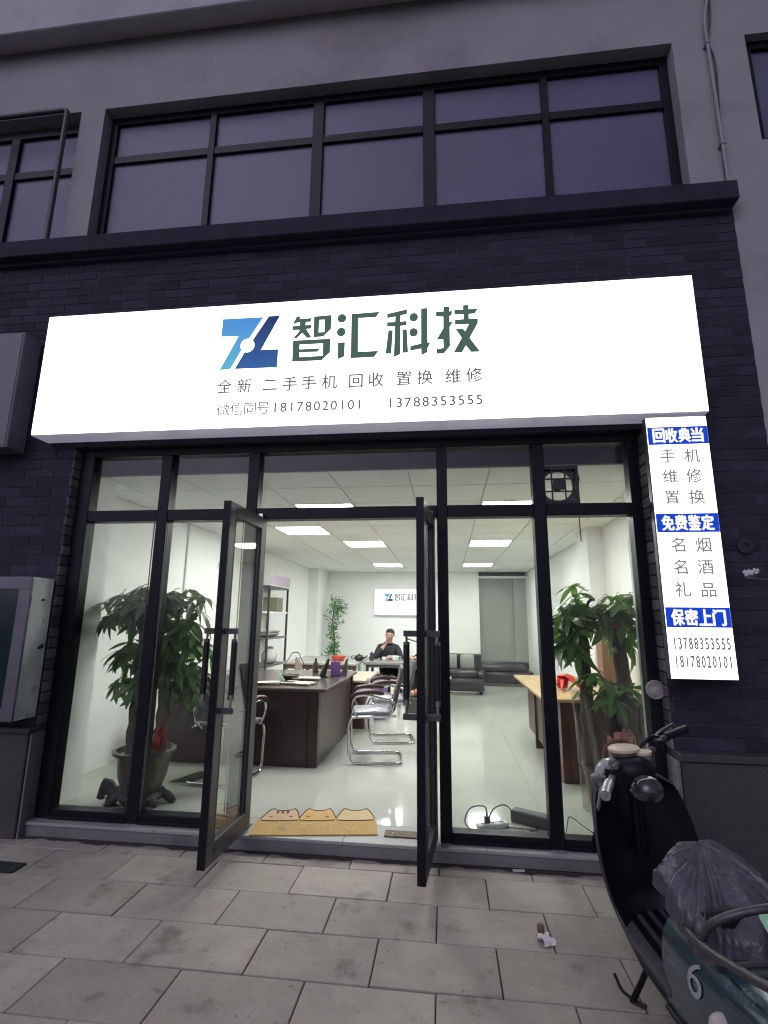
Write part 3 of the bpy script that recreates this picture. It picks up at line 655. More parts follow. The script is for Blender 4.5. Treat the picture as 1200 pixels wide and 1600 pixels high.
# tea counter with red tray
d3 = thing('glass_counter', 'grey topped display counter carrying a red tray near the back', 'counter', (-1.8, 8.0, FZ))
bx('counter_top', mat('grey_top', (.34, .34, .31), .25, var=.1), d3, -.75, .42, 0, 1.4, .665, .70, bevel=.005)
for x_, y_ in ((-.72, .03), (.36, .03), (-.72, 1.34), (.36, 1.34)): bx('leg', mat('brown_leg', (.09, .05, .035), .4), d3, x_, x_+.05, y_, y_+.05, 0, .664, bevel=.003)
bx('modesty_panel', mat('brown_edge', (.10, .06, .045), .4), d3, -.67, .36, .035, .055, .60, .664)
bx('glass_side', glass('green_glass', tint=(.80, .88, .83), base=.06), d3, .408, .416, .03, 1.38, 0.0, .664)
tr = thing('red_tray', 'small red plastic tray on the grey topped counter', 'tray', (-1.75, 8.45, FZ+.701))
MB().lathe([(0, .003), (.15, .003), (.20, .06), (.205, .075), (.195, .075), (.145, .012), (0, .012)], (0, 0, 0), 24, None, .58, .58).obj('tray_bowl', mat('red_plastic', (.55, .06, .04), .35), tr, smooth=40)
tp = thing('teapot', 'small dark teapot on the counter right of the red tray', 'teapot', (-1.42, 8.5, FZ+.701))
MB().lathe([(.04, 0), (.07, .02), (.08, .05), (.06, .085), (.02, .095), (.012, .11), (0, .115)], (0, 0, 0), 18).obj('pot_body', blackp, tp, smooth=50)
MB().tube([(.07, 0, .04), (.11, 0, .06), (.135, 0, .09)], [.014, .011, .008], 8).obj('spout', blackp, tp, smooth=60)
MB().tube(curve_pts([(-.075, 0, .075), (-.12, 0, .07), (-.12, 0, .035), (-.07, 0, .03)], 5), .007, 8).obj('pot_handle', blackp, tp, smooth=60)
# tea table the man sits at
tt = thing('tea_table', 'long dark tea table on thin legs before the seated man', 'table', (-.55, 8.35, FZ))
bx('table_top', mat('slate_top', (.22, .215, .20), .3, var=.15), tt, -.78, .54, 0, .72, .655, .70, bevel=.004)
bx('apron', mat('slate_edge', (.12, .115, .115), .4), tt, -.70, .46, .03, .05, .615, .654)
for x_ in (-.74, .46):
    for y_ in (.04, .64): bx('leg', alu_grey, tt, x_, x_+.04, y_, y_+.04, 0, .654)
bx('stretcher', alu_grey, tt, -.70, .46, .65, .67, .30, .325)
cup_m = mat('porcelain', (.75, .76, .75), .2)
def cup(x, y, z, r, h, lab):
    t = thing('tea_cup', lab, 'cup', (x, y, z)); MB().lathe([(.6*r, 0), (r, h*.5), (r, h), (r*.9, h), (r*.85, h*.4), (0, .01)], (0, 0, 0), 16).obj('cup_body', cup_m, t, smooth=50)
    MB().tube(curve_pts([(r, 0, h*.8), (r*1.5, 0, h*.75), (r*1.5, 0, h*.35), (r*.9, 0, h*.25)], 4), .005, 6).obj('cup_handle', cup_m, t, smooth=60)
cup(-1.03, 8.62, FZ+.701, .035, .06, 'small white cup at the left of the seated man')
cup(-.84, 8.58, FZ+.701, .06, .085, 'larger white and grey mug in front of the seated man')
fc_ = thing('tea_tap', 'thin curved metal tap standing on the tea table right of the man', 'tap', (-.44, 8.8, FZ+.701))
MB().tube(round_path([(0, 0, 0), (0, 0, .28), (-.06, 0, .30), (-.20, 0, .34), (-.24, 0, .36)], .05), .010, 8).obj('spout', alu_grey, fc_, smooth=60)
MB().lathe([(.03, 0), (.03, .01), (.014, .02), (.014, .05)], (0, 0, 0), 12).obj('tap_base', alu_grey, fc_, smooth=40); bx('lever', alu_grey, fc_, -.01, .06, -.006, .006, .285, .297)
jar = thing('tea_canister', 'small dark canister on the tea table at its left end', 'canister', (-1.22, 8.55, FZ+.701))
MB().lathe([(.035, 0), (.045, .04), (.03, .09), (.04, .12), (0, .125)], (0, 0, 0), 14).obj('can_body', alu_grey, jar, smooth=40); MB().lathe([(.015, .125), (.018, .14), (0, .146)], (0, 0, 0), 10).obj('can_lid', alu_grey, jar, smooth=40)
# stool under the man
stl = thing('stool', 'low stool with pale seat under the man at the tea table', 'stool', (-1.0, 9.25, FZ))
bx('seat', white_p, stl, -.21, .21, -.19, .19, .40, .445, bevel=.01)
for x_ in (-.18, .15):
    for y_ in (-.16, .13): bx('leg', alu_grey, stl, x_, x_+.03, y_, y_+.03, 0, .399)
# purple bin
pb = thing('purple_bin', 'purple plastic bin with pale liner left of the tea table', 'bin', (-.97, 7.55, FZ))
purple = mat('purple_plastic', (.22, .11, .33), .4, var=.08)
MB().lathe([(0, .004), (.10, .004), (.135, .46), (.145, .48), (.135, .48), (.125, .46), (.095, .02), (0, .02)], (0, 0, 0), 20, sx=1, sy=.85).obj('bin_body', purple, pb, smooth=40)
MB().lathe([(.146, .47), (.150, .49), (.13, .515), (.10, .505), (.118, .40), (.14, .44)], (0, 0, 0), 20, sx=1, sy=.85).obj('liner', paper, pb, smooth=60)
# white bottle on the floor by the counter
wb = thing('spray_bottle', 'white long-necked bottle standing against the brown counter', 'bottle', (-.99, 6.78, FZ))
MB().lathe([(.05, 0), (.055, .01), (.055, .30), (.04, .36), (.016, .40), (.014, .52), (.010, .60), (0, .605)], (0, 0, 0), 16).obj('bottle_body', white_p, wb, smooth=40); bx('nozzle', white_p, wb, -.035, .012, -.012, .012, .606, .63)

def chair_proto():
    t = thing('visitor_chair', 'x', 'chair')
    # faces -X; width along Y
    hw = .215; r = .0125
    path = [(.0, -hw, .44), (-.44, -hw, .43), (-.47, -hw, .36), (-.45, -hw, r+.004), (.05, -hw, r+.004), (.05, hw, r+.004), (-.45, hw, r+.004), (-.47, hw, .36), (-.44, hw, .43), (.0, hw, .44)]
    MB().tube(round_path(path, .075, 6), r, 10).obj('base_frame', chrome, t, smooth=60)
    for s in (-1, 1):
        ar = [(-.38, s*(hw+.012), .43), (-.44, s*(hw+.022), .52), (-.42, s*(hw+.025), .62), (-.30, s*(hw+.025), .645), (-.12, s*(hw+.02), .60), (-.015, s*(hw+.012), .585), (-.07, s*(hw+.010), .43)]
        MB().tube(round_path(ar, .06, 5), r*.9, 10).obj('arm_frame', chrome, t, smooth=60)
        pad = curve_pts([(-.44, s*(hw+.025), .60), (-.40, s*(hw+.025), .648), (-.27, s*(hw+.025), .668), (-.12, s*(hw+.025), .655)], 5)
        MB().tube(pad, [.012]+[.021]*(len(pad)-2)+[.014], 10).obj('arm_pad', mat('arm_wood', (.05, .02, .016), .3), t, smooth=60)
    bk = []
    for s in (-1, 1): bk += [(s*hw*.86, 0)]
    bf = [(-.09, -hw*.86, .42), (-.03, -hw*.86, .47), (.03, -hw*.86, .70), (.065, -hw*.86, .87), (.065, hw*.86, .87), (.03, hw*.86, .70), (-.03, hw*.86, .47), (-.09, hw*.86, .42)]
    MB().tube(round_path(bf, .05, 5), r*.9, 10).obj('back_frame', chrome, t, smooth=60)
    leather = mat('dark_leather', (.085, .078, .08), .35, var=.15, scale=20); seatm = mat('seat_vinyl', (.30, .30, .34), .28, var=.1, scale=8)
    m = MB(); 
    prof = [(-.43, .437), (-.445, .455), (-.43, .475), (-.2, .487), (-.08, .48), (-.06, .46), (-.08, .44)]
    m.prism(prof, -hw+.01, hw-.01, 'y'); m.obj('seat', seatm, t, bevel=.010, smooth=40, seg=2)
    m = MB(); prof = [(-.05, .50), (.012, .74), (.045, .89), (.065, .895), (.078, .87), (.045, .73), (-.012, .49), (-.032, .485)]
    m.prism(prof, -hw+.015, hw-.015, 'y'); m.obj('backrest', leather, t, bevel=.008, smooth=40, seg=2)
    return t
ch = chair_proto()
ch.location = (-.525, 5.47, FZ); ch.rotation_euler = (0, 0, R(7))
ch['label'] = 'nearest chrome cantilever chair with dark back beside the reception desk'; ch['group'] = 'chrome visitor chairs'
for loc, rz, lab in (((-.46, 6.33, FZ), R(10), 'farther chrome cantilever chair, behind the nearest one at the desk'), ((-1.97, 4.42, FZ), R(-100), 'chrome armchair behind the left door glass facing the desk front')):
    c = copy_tree(ch); c.location = loc; c.rotation_euler = (0, 0, rz); c['label'] = lab
# right desk: red brown with light wood top
d4 = thing('office_desk', 'reddish brown desk with pale wooden top behind the right window', 'desk', (1.35, 5.5, FZ))
bx('desk_top', lightwood, d4, -.53, .55, -.66, 1.35, .672, .70, bevel=.004); bx('side_panel', redwood, d4, -.38, -.34, -.05, 1.25, .10, .671, bevel=.003)
bx('drawer_unit', redwood, d4, -.37, .05, -.58, -.1, 0.0, .671, bevel=.004); bx('end_panel', redwood, d4, -.40, .52, .66, .69, 0, .671, bevel=.003); bx('modesty_panel', redwood, d4, .45, .5, -.6, 1.25, .1, .671)
for zz in (.22, .44): bx('drawer_gap', blackp, d4, -.355, .03, -.5825, -.5801, zz, zz+.006)
rc = thing('red_ribbon', 'crumpled bright red ribbon lying on the pale desk top', 'ribbon', (1.12, 5.45, FZ+.702)); rc.scale = (1.7, 1.5, 1.6)
redc = mat('red_cloth', (.62, .035, .02), .5, var=.2)
m = MB()
for k in range(9):
    a = random.uniform(0, 6.28); L_ = random.uniform(.12, .28); wv = random.uniform(.03, .07); ph = random.uniform(0, 6)
    m.grid(lambda u, v, a=a, L_=L_, wv=wv, ph=ph: Vector((math.cos(a)*L_*u - math.sin(a)*wv*(v-.5)*(1.2-u), math.sin(a)*L_*u+math.cos(a)*wv*(v-.5)*(1.2-u), .012+.05*math.sin(3.1*u)*(.6+.4*math.sin(ph+5*u))+.01*k*(1-u))), 8, 2)
m.obj('ribbon_loops', redc, rc, smooth=60)
bxr = thing('brown_carton', 'brown cardboard carton standing on the office desk behind the tree trunks', 'carton', (1.62, 5.6, FZ+.702))
bx('carton_body', mat('cardboard', (.25, .14, .08), .8, var=.12), bxr, -.09, .10, -.1, .1, 0, .55, bevel=.003); bx('flap', mat('cardboard2', (.29, .17, .10), .8), bxr, -.09, .10, -.1, .1, .551, .558)
# sofas at the back
sofa_m = mat('sofa_leather', (.045, .038, .048), .32, var=.2, scale=10); cush = mat('cushion', (.33, .34, .32), .7, var=.12)
def sofa(name, lab, loc, w, d, h, rz=0, cushions=2):
    t = thing(name, lab, 'sofa', loc, (0, 0, rz))
    bx('base', sofa_m, t, -w/2, w/2, -d/2, d/2, .06, .30, bevel=.02, smooth=50); bx('seat', sofa_m, t, -w/2+.121, w/2-.121, -d/2+.0, d/2-.181, .301, .42, bevel=.03, seg=2, smooth=50)
    for s in (-1, 1): a, b = sorted((s*w/2, s*(w/2-.12))); bx('arm', sofa_m, t, a, b, -d/2, d/2-.181, .301, .56*h, bevel=.03, seg=2, smooth=50)
    bx('backrest', sofa_m, t, -w/2, w/2, d/2-.18, d/2, .301, h, bevel=.03, seg=2, smooth=50)
    for s in (-1, 1):
        for q in (-1, 1): bx('foot', blackp, t, s*(w/2-.06)-.025, s*(w/2-.06)+.025, q*(d/2-.06)-.025, q*(d/2-.06)+.025, 0, .06)
    for i in range(cushions):
        x_ = (-w/2+.12)+(w-.24)*(i+.5)/cushions
        mm = MB(); M = Matrix.Translation((x_, d/2-.27, .56)) @ Matrix.Rotation(R(-14), 4, 'X')
        mm.grid(lambda u, v: M @ Vector(((u-.5)*.27, -.045*math.sin(math.pi*u)**.5*math.sin(math.pi*v)**.5, (v-.5)*.27)), 8, 8); mm.grid(lambda u, v: M @ Vector(((u-.5)*.27, .045*math.sin(math.pi*u)**.5*math.sin(math.pi*v)**.5, (v-.5)*.27)), 8, 8)
        mm.obj('cushion', cush, t, smooth=70)
    return t
sofa('armchair', 'dark leather sofa with pale cushions, right of the door mullion at the back', (.22, 10.55, FZ), .92, .80, .70)
sofa('low_sofa', 'long low dark sofa at the back right before the grey recess', (1.22, 11.9, FZ), 1.15, .75, .46, cushions=0)
# rack at the left wall
rk = thing('display_rack', 'black metal display rack with purple header on the left wall', 'rack', (-2.99, 8.5, FZ))
post = mat('rack_black', (.02, .019, .022), .4)
for x_ in (-.19, .16):
    for y_ in (-.5, .47): bx('post', post, rk, x_, x_+.03, y_, y_+.03, 0, 1.88)
for i, zz in enumerate((.12, .60, 1.03, 1.44)): bx('shelf', white_p if i == 3 else mat('rack_shelf', (.10, .095, .09), .4), rk, -.189, .189, -.499, .499, zz, zz+.028, bevel=.002)
bx('top_bar', post, rk, -.189, .189, -.47, .47, 1.85, 1.879); bx('header_panel', mat('purple_card', (.42, .33, .42), .5, var=.15, scale=30), rk, .191, .198, -.52, .52, 1.90, 2.06)
def shelfitem(name, lab, x, y, z, mk):
    t = thing(name, lab, 'goods', (x, y, z)); mk(t); return t
shelfitem('gift_box', 'olive gift box on the white top shelf of the rack', -2.95, 8.62, FZ+1.469, lambda t: (bx('box_body', mat('olive_card', (.16, .16, .10), .6), t, -.12, .12, -.16, .16, 0, .2, bevel=.004), bx('box_lid', mat('olive_lid', (.19, .19, .12), .6), t, -.123, .123, -.163, .163, .2005, .235, bevel=.003)))
shelfitem('glass_tray', 'clear dishes piled on the middle rack shelf', -2.95, 8.55, FZ+1.059, lambda t: [MB().lathe([(.06, .0), (.10, .02), (.13, .05), (.125, .055), (.09, .025), (0, .012)], (0, yy, zz), 18).obj('dish', mat('pale_dish', (.5, .5, .47), .2), t, smooth=50) for yy, zz in ((-.25, .001), (-.25, .04), (.08, .001), (.10, .04))])
shelfitem('glass_jar', 'pale bulbous jar on the lower rack shelf', -2.93, 8.50, FZ+.629, lambda t: (MB().lathe([(.07, 0), (.12, .05), (.13, .14), (.08, .22), (.06, .24)], (0, 0, 0), 20).obj('jar_body', mat('pale_jar', (.5, .5, .46), .2), t, smooth=50), MB().lathe([(.065, .241), (.065, .27), (0, .275)], (0, 0, 0), 16).obj('jar_lid', mat('brown_lid', (.2, .15, .1), .5), t, smooth=40)))
# desk clutter
DZ = .7925
def clutter(name, lab, cat, loc, rz, mk): t = thing(name, lab, cat, loc, (0, 0, rz)); mk(t); return t
clutter('phone_stand', 'dark wedge stand leaning on the desk left of the purple card', 'stand', (-1.42, 6.0, DZ), R(15), lambda t: (MB().prism([(-.05, 0), (.03, 0), (.075, .21), (.055, .21)], -.06, .06, 'y').obj('wedge', blackp, t, bevel=.003), bx('base', blackp, t, -.07, .06, -.065, .065, 0, .008)))
clutter('purple_card_stand', 'upright purple card holder on the reception desk', 'card holder', (-1.30, 6.12, DZ), R(10), lambda t: (MB().prism([(-.05, .008), (-.04, .008), (.0, .165), (-.01, .165)], -.055, .055, 'y', Matrix.Rotation(R(-90), 4, 'Z')).obj('card', purple, t), bx('base', blackp, t, -.06, .06, -.05, .07, 0, .0075)))
clutter('dark_card_stand', 'dark upright holder at the right edge of the desk', 'card holder', (-1.215, 6.28, DZ), R(5), lambda t: (MB().prism([(-.05, 0), (.02, 0), (.03, .19), (.015, .19)], -.05, .05, 'y').obj('wedge', alu_grey, t, bevel=.003), bx('lip', alu_grey, t, -.06, -.051, -.05, .05, 0, .03)))
def papers(t):
    for i in range(4): MB().grid(lambda u, v: Vector(((u-.5)*.30, (v-.5)*.21, .006+i*.006+.012*math.sin(2.5*u+i)*v*(i == 3))), 5, 3).obj('sheet', paper, t).rotation_euler = (0, 0, random.uniform(-.15, .15))
clutter('paper_stack', 'yellowish pile of papers on the desk near the card stands', 'papers', (-1.55, 5.75, DZ), R(8), papers)
clutter('notebook', 'open notebook with dark cover near the desk front', 'notebook', (-1.52, 5.33, DZ), R(-12), lambda t: (bx('cover', blackp, t, -.17, .17, -.10, .10, .0, .008), bx('pages', paper, t, -.16, .16, -.095, .095, .0085, .020), bx('phone', blackp, t, -.14, -.03, -.06, .0, .0205, .028, bevel=.003)))
clutter('green_pen_holder', 'pale green plastic strip standing slanted on the desk', 'holder', (-1.735, 5.45, DZ), R(10), lambda t: (MB().prism([(-.06, .12), (-.045, .13), (.05, .004), (.03, .004)], -.012, .012, 'y').obj('strip', mat('mint_plastic', (.32, .56, .38), .4), t), bx('foot', mat('mint_plastic', (.32, .56, .38), .4), t, .01, .06, -.02, .02, 0, .0035)))
clutter('dark_bowl', 'dark shallow bowl on the desk behind the green strip', 'bowl', (-1.72, 5.72, DZ), 0, lambda t: (MB().lathe([(.05, 0), (.10, .025), (.11, .05), (.10, .05), (.09, .03), (0, .012)], (0, 0, 0), 20).obj('bowl_body', mat('bowl_brown', (.05, .035, .025), .35), t, smooth=50), MB().lathe([(.09, .034), (.06, .045), (0, .05)], (0, 0, 0), 14).obj('contents', mat('bowl_fill', (.09, .06, .04), .7), t, smooth=60)))
clutter('papers_left', 'loose sheets at the left front of the desk top', 'papers', (-1.85, 5.28, DZ), R(20), papers)
# metal framed chair + jar beyond the desk at left
oc = thing('wire_chair', 'dark wire-framed chair with brown cushion behind the reception desk', 'chair', (-2.28, 7.75, FZ), (0, 0, R(35))); oc.scale = (.7, .7, .88)
MB().tube(round_path([(-.2, 0, .0), (-.2, 0, .80), (-.12, 0, .88), (-.05, 0, .98), (.10, 0, .98), (.16, 0, .86), (.22, 0, .80), (.22, 0, 0)], .05), .008, 8).obj('back_frame', blackp, oc, smooth=60)
MB().tube([(-.2, 0, .62), (.22, 0, .62)], .009, 8).obj('rail', blackp, oc); 
bx('seat', mat('brown_cushion', (.22, .17, .13), .7), oc, -.22, .24, -.42, -.02, .42, .48, bevel=.02, smooth=50)
MB().prism([(-.02, .48), (.2, .48), (.16, .80), (.02, .92)], -.06, -.02, 'y').obj('back_cushion', mat('brown_cushion', (.22, .17, .13), .7), oc, bevel=.015)
for x_ in (-.2, .2): MB().tube([(x_, -.40, 0), (x_, -.40, .42)], .012, 8).obj('leg', blackp, oc)
bt = thing('brown_bottle', 'small brown bottle standing behind the desk papers', 'bottle', (-1.62, 6.45, DZ))
MB().lathe([(.035, 0), (.038, .01), (.038, .10), (.015, .14), (.015, .17), (0, .172)], (0, 0, 0), 14).obj('bottle_body', mat('brown_glass', (.06, .035, .02), .15), bt, smooth=45); MB().lathe([(.018, .1725), (.018, .19), (0, .192)], (0, 0, 0), 12).obj('cap', cream, bt, smooth=40)
# red fruit bag near the tea table
fb = thing('fruit_bag', 'red and green goods bag on a low box right of the tea table', 'bag', (-.42, 8.0, FZ))
bx('box', mat('dark_box', (.06, .05, .05), .6), fb, -.17, .2, -.12, .14, 0, .24, bevel=.005)
for i in range(7): MB().lathe([(.0, -.045), (.03, -.035), (.045, 0), (.03, .035), (0, .045)], (-.1+.06*(i % 4), -.04+.09*(i//4), .287+.02*(i % 2)), 12).obj('fruit', mat('fruit_red', (.45, .10, .08), .4) if i % 3 else mat('fruit_green', (.25, .30, .12), .4), fb, smooth=60)

# ================================================================== MAT, POWER STRIP, CABLES, LITTER
dm = thing('doormat', 'yellow cartoon cat doormat with faded lettering in the doorway', 'doormat', (-.905, 3.80, FZ+.004), (0, 0, R(9)))
matm = mat('mat_yellow', (.46, .30, .10), .85, var=.12, scale=20, bump=.3, bscale=300); matl = mat('mat_line', (.10, .05, .02), .85); matp = mat('mat_pink', (.49, .34, .22), .85, var=.06); matc = mat('mat_cream', (.52, .33, .12), .85, var=.06); matt = mat('mat_pale', (.52, .39, .21), .85, var=.05); matg = mat('mat_tan', (.47, .36, .22), .85)
out = [(-.40, -.24), (.40, -.24), (.40, .16)]
def head(cx, w, h, y0):   # outline of a cat head from left to right: cheek, ear, brow, ear, cheek
    pts = []
    for t in [i/20 for i in range(21)]:
        x_ = -w/2+w*t; e = math.exp(-((abs(x_)-w*.31)/(w*.11))**2)
        pts.append((cx+x_, y0+h*(.72*(1-abs(2*t-1)**4)+.28*e)))
    return pts
HD = [(-.255, .275, .20), (.0, .262, .20), (.262, .275, .20)]
top = []
for cx, wd, h in HD: top += head(cx, wd, h, .02)
base = [(-.41, -.25), (.41, -.25), (.405, .02)]+list(reversed(top))+[(-.405, .02)]
vs, fs_ = poly_fill([base], 0); n = len(vs)
mm = MB(); mm.add([(v[0], v[2], .0) for v in vs]+[(v[0], v[2], .007) for v in vs], [tuple(f) for f in fs_]+[tuple(n+i for i in f) for f in fs_])
k = len(base); mm.add([(a, b, 0) for a, b in base]+[(a, b, .007) for a, b in base], [(i, (i+1) % k, k+(i+1) % k, k+i) for i in range(k)])
mm.obj('mat_base', matm, dm)
def flat(name, m, pts, z): 
    v_, f_ = poly_fill([pts], 0); return MB().add([(a, c, z) for a, b, c in v_], f_).obj(name, m, dm)
for i, (cx, wd, h) in enumerate(HD):
    hp = head(cx, wd*.93, h*.95, .022); flat('printed_head', (matp, matc, matt)[i], hp+[(cx+wd*.44, -.015), (cx-wd*.44, -.015)], .0085)
    ln = MB(); ln.tube([(a, b, .0088) for a, b in head(cx, wd*.97, h*1.0, .02)], .0035, 6); ln.tube([(cx-wd*.46, -.01, .0088), (cx-wd*.2, -.022, .0088), (cx+wd*.2, -.022, .0088), (cx+wd*.46, -.01, .0088)], .003, 6); ln.obj('printed_outline', matl, dm)
    if i < 2:
        for s in (-1, 1): flat('printed_eye', matl, [(cx+s*wd*.25+.014*math.cos(a*.6283), .05+.010*math.sin(a*.6283)) for a in range(10)], .0098)
        flat('printed_nose', matl, [(cx+.006*math.cos(a*.6283), .04+.004*math.sin(a*.6283)) for a in range(10)], .0098)
for s in (-.035, 0, .035): flat('printed_stripe', matl, [(HD[0][0]+s-.010, .155), (HD[0][0]+s+.010, .155), (HD[0][0]+s+.007, .105), (HD[0][0]+s-.007, .105)], .0098)
for i, c_ in enumerate('每天开心'):
    v_, f_ = text_mesh(c_, -.27+i*.15, -.17+i*.15, -.17, -.07, 0); MB().add([(a, c, .0092) for a, b, c in v_], f_).obj('printed_character', matt, dm)
ps = thing('power_strip', 'white power strip with plugged cord on the floor inside the right window', 'power strip', (.285, 3.86, FZ+.001), (0, 0, R(24)))
bx('strip_body', white_p, ps, -.11, .11, -.03, .03, 0, .032, bevel=.006)
for q in (-.07, 0, .07): bx('socket', alu_grey, ps, q-.014, q+.014, -.012, .012, .0322, .0335)
pg = MB(); pg.box(-.016, .016, -.014, .014, .034, .075); pg.tube([(0, 0, .075), (0, 0, .10)], .006, 8); o = pg.obj('plug', blackp, ps, bevel=.003); o.location.x = -.04
MB().tube(curve_pts([(.25, 3.84, .18), (.23, 3.85, .22), (.14, 3.83, .21), (.10, 3.80, .14), (.14, 3.77, .10), (.2, 3.76, .094), (.35, 3.79, .093), (.5, 3.80, .093), (.60, 3.90, .093)], 8), .0045, 6).obj('power_cord', blackp, ps, smooth=60).matrix_parent_inverse = Matrix.LocRotScale(ps.location, ps.rotation_euler, None).inverted()
ap = thing('power_adapter', 'dark rectangular power adapter on the floor beside the strip', 'adapter', (.56, 3.96, FZ+.001), (0, 0, R(-30)))
bx('adapter_body', mat('adapter_grey', (.055, .055, .055), .5), ap, -.14, .14, -.045, .045, 0, .075, bevel=.008); bx('label_sheet', mat('adapter_label', (.09, .09, .09), .6), ap, -.08, .08, -.03, .03, .0755, .0762)
MB().tube(curve_pts([(.44, 4.02, .14), (.38, 3.99, .19), (.30, 3.93, .18), (.27, 3.90, .12), (.33, 3.88, .095), (.45, 3.86, .093), (.52, 3.85, .093), (.62, 3.84, .093)], 8), .0045, 6).obj('adapter_cord', blackp, ap, smooth=60).matrix_parent_inverse = Matrix.LocRotScale(ap.location, ap.rotation_euler, None).inverted()
MB().tube(curve_pts([(.74, 3.78, .092), (.76, 3.80, .15), (.78, 3.80, .20), (.86, 3.79, .15), (.93, 3.78, .11), (1.0, 3.80, .092)], 6), .003, 6).obj('bent_wire', alu_grey, None, smooth=60, label='bent thin wire on the floor at the foot of the right pane', cat='wire')
lt = thing('litter', 'crumpled white paper scrap with brown end lying on the pavers', 'litter', (.43, 2.79, .003), (0, 0, R(20)))
m = MB()
m.grid(lambda u, v: Vector(((u-.5)*.06+.008*math.sin(9*v), (v-.5)*.09, .004+.022*abs(math.sin(4*u+5*v))*math.sin(math.pi*v)**.5)), 8, 8); m.obj('wrapper', mat('litter_white', (.6, .58, .56), .7), lt, smooth=30)
MB().lathe([(.0, -.02), (.016, -.014), (.018, .01), (.010, .02), (0, .022)], (.012, .062, .019), 9).obj('butt', mat('litter_brown', (.17, .08, .05), .7), lt)
MB().box(-.035, .035, -.012, .012, 0, .003).obj('flat_scrap', white_p, None, label='small flat white scrap on the pavers at the foot of the step', cat='litter').location = (.40, 3.47, .002)
bpy.data.objects['flat_scrap'].rotation_euler = (0, 0, R(6))
gm = MB().box(-3.3, -2.50, 3.02, 3.13, .002, .012).obj('green_mat', mat('green_mat', (.012, .025, .02), .9, bump=.5, bscale=400), None, label='corner of a dark green mat at the left edge of the pavement', cat='mat')
gc = MB().grid(lambda u, v: Vector((-2.36+.20*u+.12*v, 4.45+.34*v, FZ+.0015+.002*math.sin(3*u))), 4, 4).obj('green_card', mat('green_card', (.05, .085, .03), .6), None, label='dark green flat card lying on the floor behind the left pane', cat='card')

# ================================================================== PLANTS
def leaflet(m, org, yaw, L_, W_, droop, tilt):
    c, s = math.cos(yaw), math.sin(yaw)
    def fn(u, v):
        x = L_*u; w_ = W_*math.sin(math.pi*min(1, u*.93+.05))**.8*(.55+.9*u*(1.25-u)); y = (v-.5)*2*w_
        z = -droop*L_*u*u*.8 - tilt*L_*u + abs(v-.5)*.35*w_
        return Vector((org[0]+c*x-s*y, org[1]+s*x+c*y, org[2]+z))
    m.grid(fn, 6, 2)
LEAFV = []
for k in range(5):
    m = MB(); rnd = random.Random(k+3); pl = rnd.uniform(.05, .10)
    m.tube([(0, 0, 0), (pl*.6, 0, .012), (pl, 0, .0)], .0028, 5)
    nl = rnd.choice((5, 6, 6, 7))
    for i in range(nl):
        a = R(-125+250*i/(nl-1))+rnd.uniform(-.12, .12); q = 1-.35*abs(2*i/(nl-1)-1)**1.5
        leaflet(m, (pl, 0, 0), a, rnd.uniform(.13, .175)*q, rnd.uniform(.023, .030)*(.7+.3*q), rnd.uniform(.25, .6), rnd.uniform(.1, .45))
    LEAFV.append(m.mesh('leaf', [leaf_m], smooth=60))
def put_leaf(parent, base, pos, out, pitch, roll, sc, ymin):
    o = link('leaf', random.choice(LEAFV), parent)
    yaw = math.atan2(out.y, out.x)
    M = Matrix.LocRotScale(Vector(pos)-Vector(base), Euler((roll, pitch, yaw), 'XYZ'), Vector((sc, sc, sc)))
    my = min((M @ v.co).y for v in o.data.vertices)+base[1]
    if my < ymin: M.translation.y += ymin-my
    o.matrix_basis = M
def money_tree(label, base, trunks, lobes, ymin):
    t = thing('money_tree', label, 'plant', base)
    b = Vector(base)
    for pts, r0, r1 in trunks:
        p = curve_pts([Vector(q)-b for q in pts], 6); n = len(p)
        rr = [(r0+(r1-r0)*i/(n-1))*(1+.10*math.sin(i*2.1)+.06*math.sin(i*4.7)) for i in range(n)]
        MB().tube(p, rr, 14).obj('trunk', bark, t, smooth=70)
    for c, rad, cnt, anchor in lobes:
        c = Vector(c)
        MB().tube(curve_pts([Vector(anchor)-b, (Vector(anchor)+c)/2+Vector((0, 0, .08))-b, c-b], 5), .012, 8).obj('branch', bark, t, smooth=70)
        for i in range(cnt):
            u = random.uniform(-1, 1); a = random.uniform(0, 2*math.pi); q = (1-u*u)**.5; rr = random.uniform(.35, 1)**.5
            d = Vector((q*math.cos(a), q*math.sin(a), u)); pos = c+Vector((d.x*rad[0], d.y*rad[1], d.z*rad[2]))*rr
            put_leaf(t, base, pos, d, R(random.uniform(5, 55))-u*.3, random.gauss(0, .25), random.uniform(.95, 1.3), ymin)
    return t
pl = money_tree('money tree with drooping green leaves in a glazed pot behind the left pane', (-2.30, 3.95, FZ),
    [([(-2.40, 3.95, .36), (-2.415, 3.96, .7), (-2.40, 3.98, 1.05), (-2.44, 4.0, 1.42)], .052, .040), ([(-2.19, 3.95, .36), (-2.185, 3.96, .65), (-2.20, 3.98, 1.0), (-2.17, 4.0, 1.35)], .056, .038)],
    [((-2.62, 4.02, 1.58), (.18, .15, .14), 24, (-2.44, 4.0, 1.40)), ((-2.38, 4.05, 1.63), (.17, .16, .13), 21, (-2.42, 4.0, 1.40)), ((-2.13, 4.0, 1.52), (.15, .15, .18), 21, (-2.17, 4.0, 1.30)), ((-2.07, 3.98, 1.22), (.13, .13, .16), 21, (-2.18, 4.0, 1.15)), ((-2.10, 3.97, 1.0), (.11, .11, .10), 12, (-2.19, 3.98, 1.0)), ((-2.40, 3.98, 1.20), (.12, .12, .13), 15, (-2.41, 3.98, 1.10)), ((-2.46, 3.96, 1.0), (.09, .09, .10), 9, (-2.40, 3.98, 1.0))], 3.69)
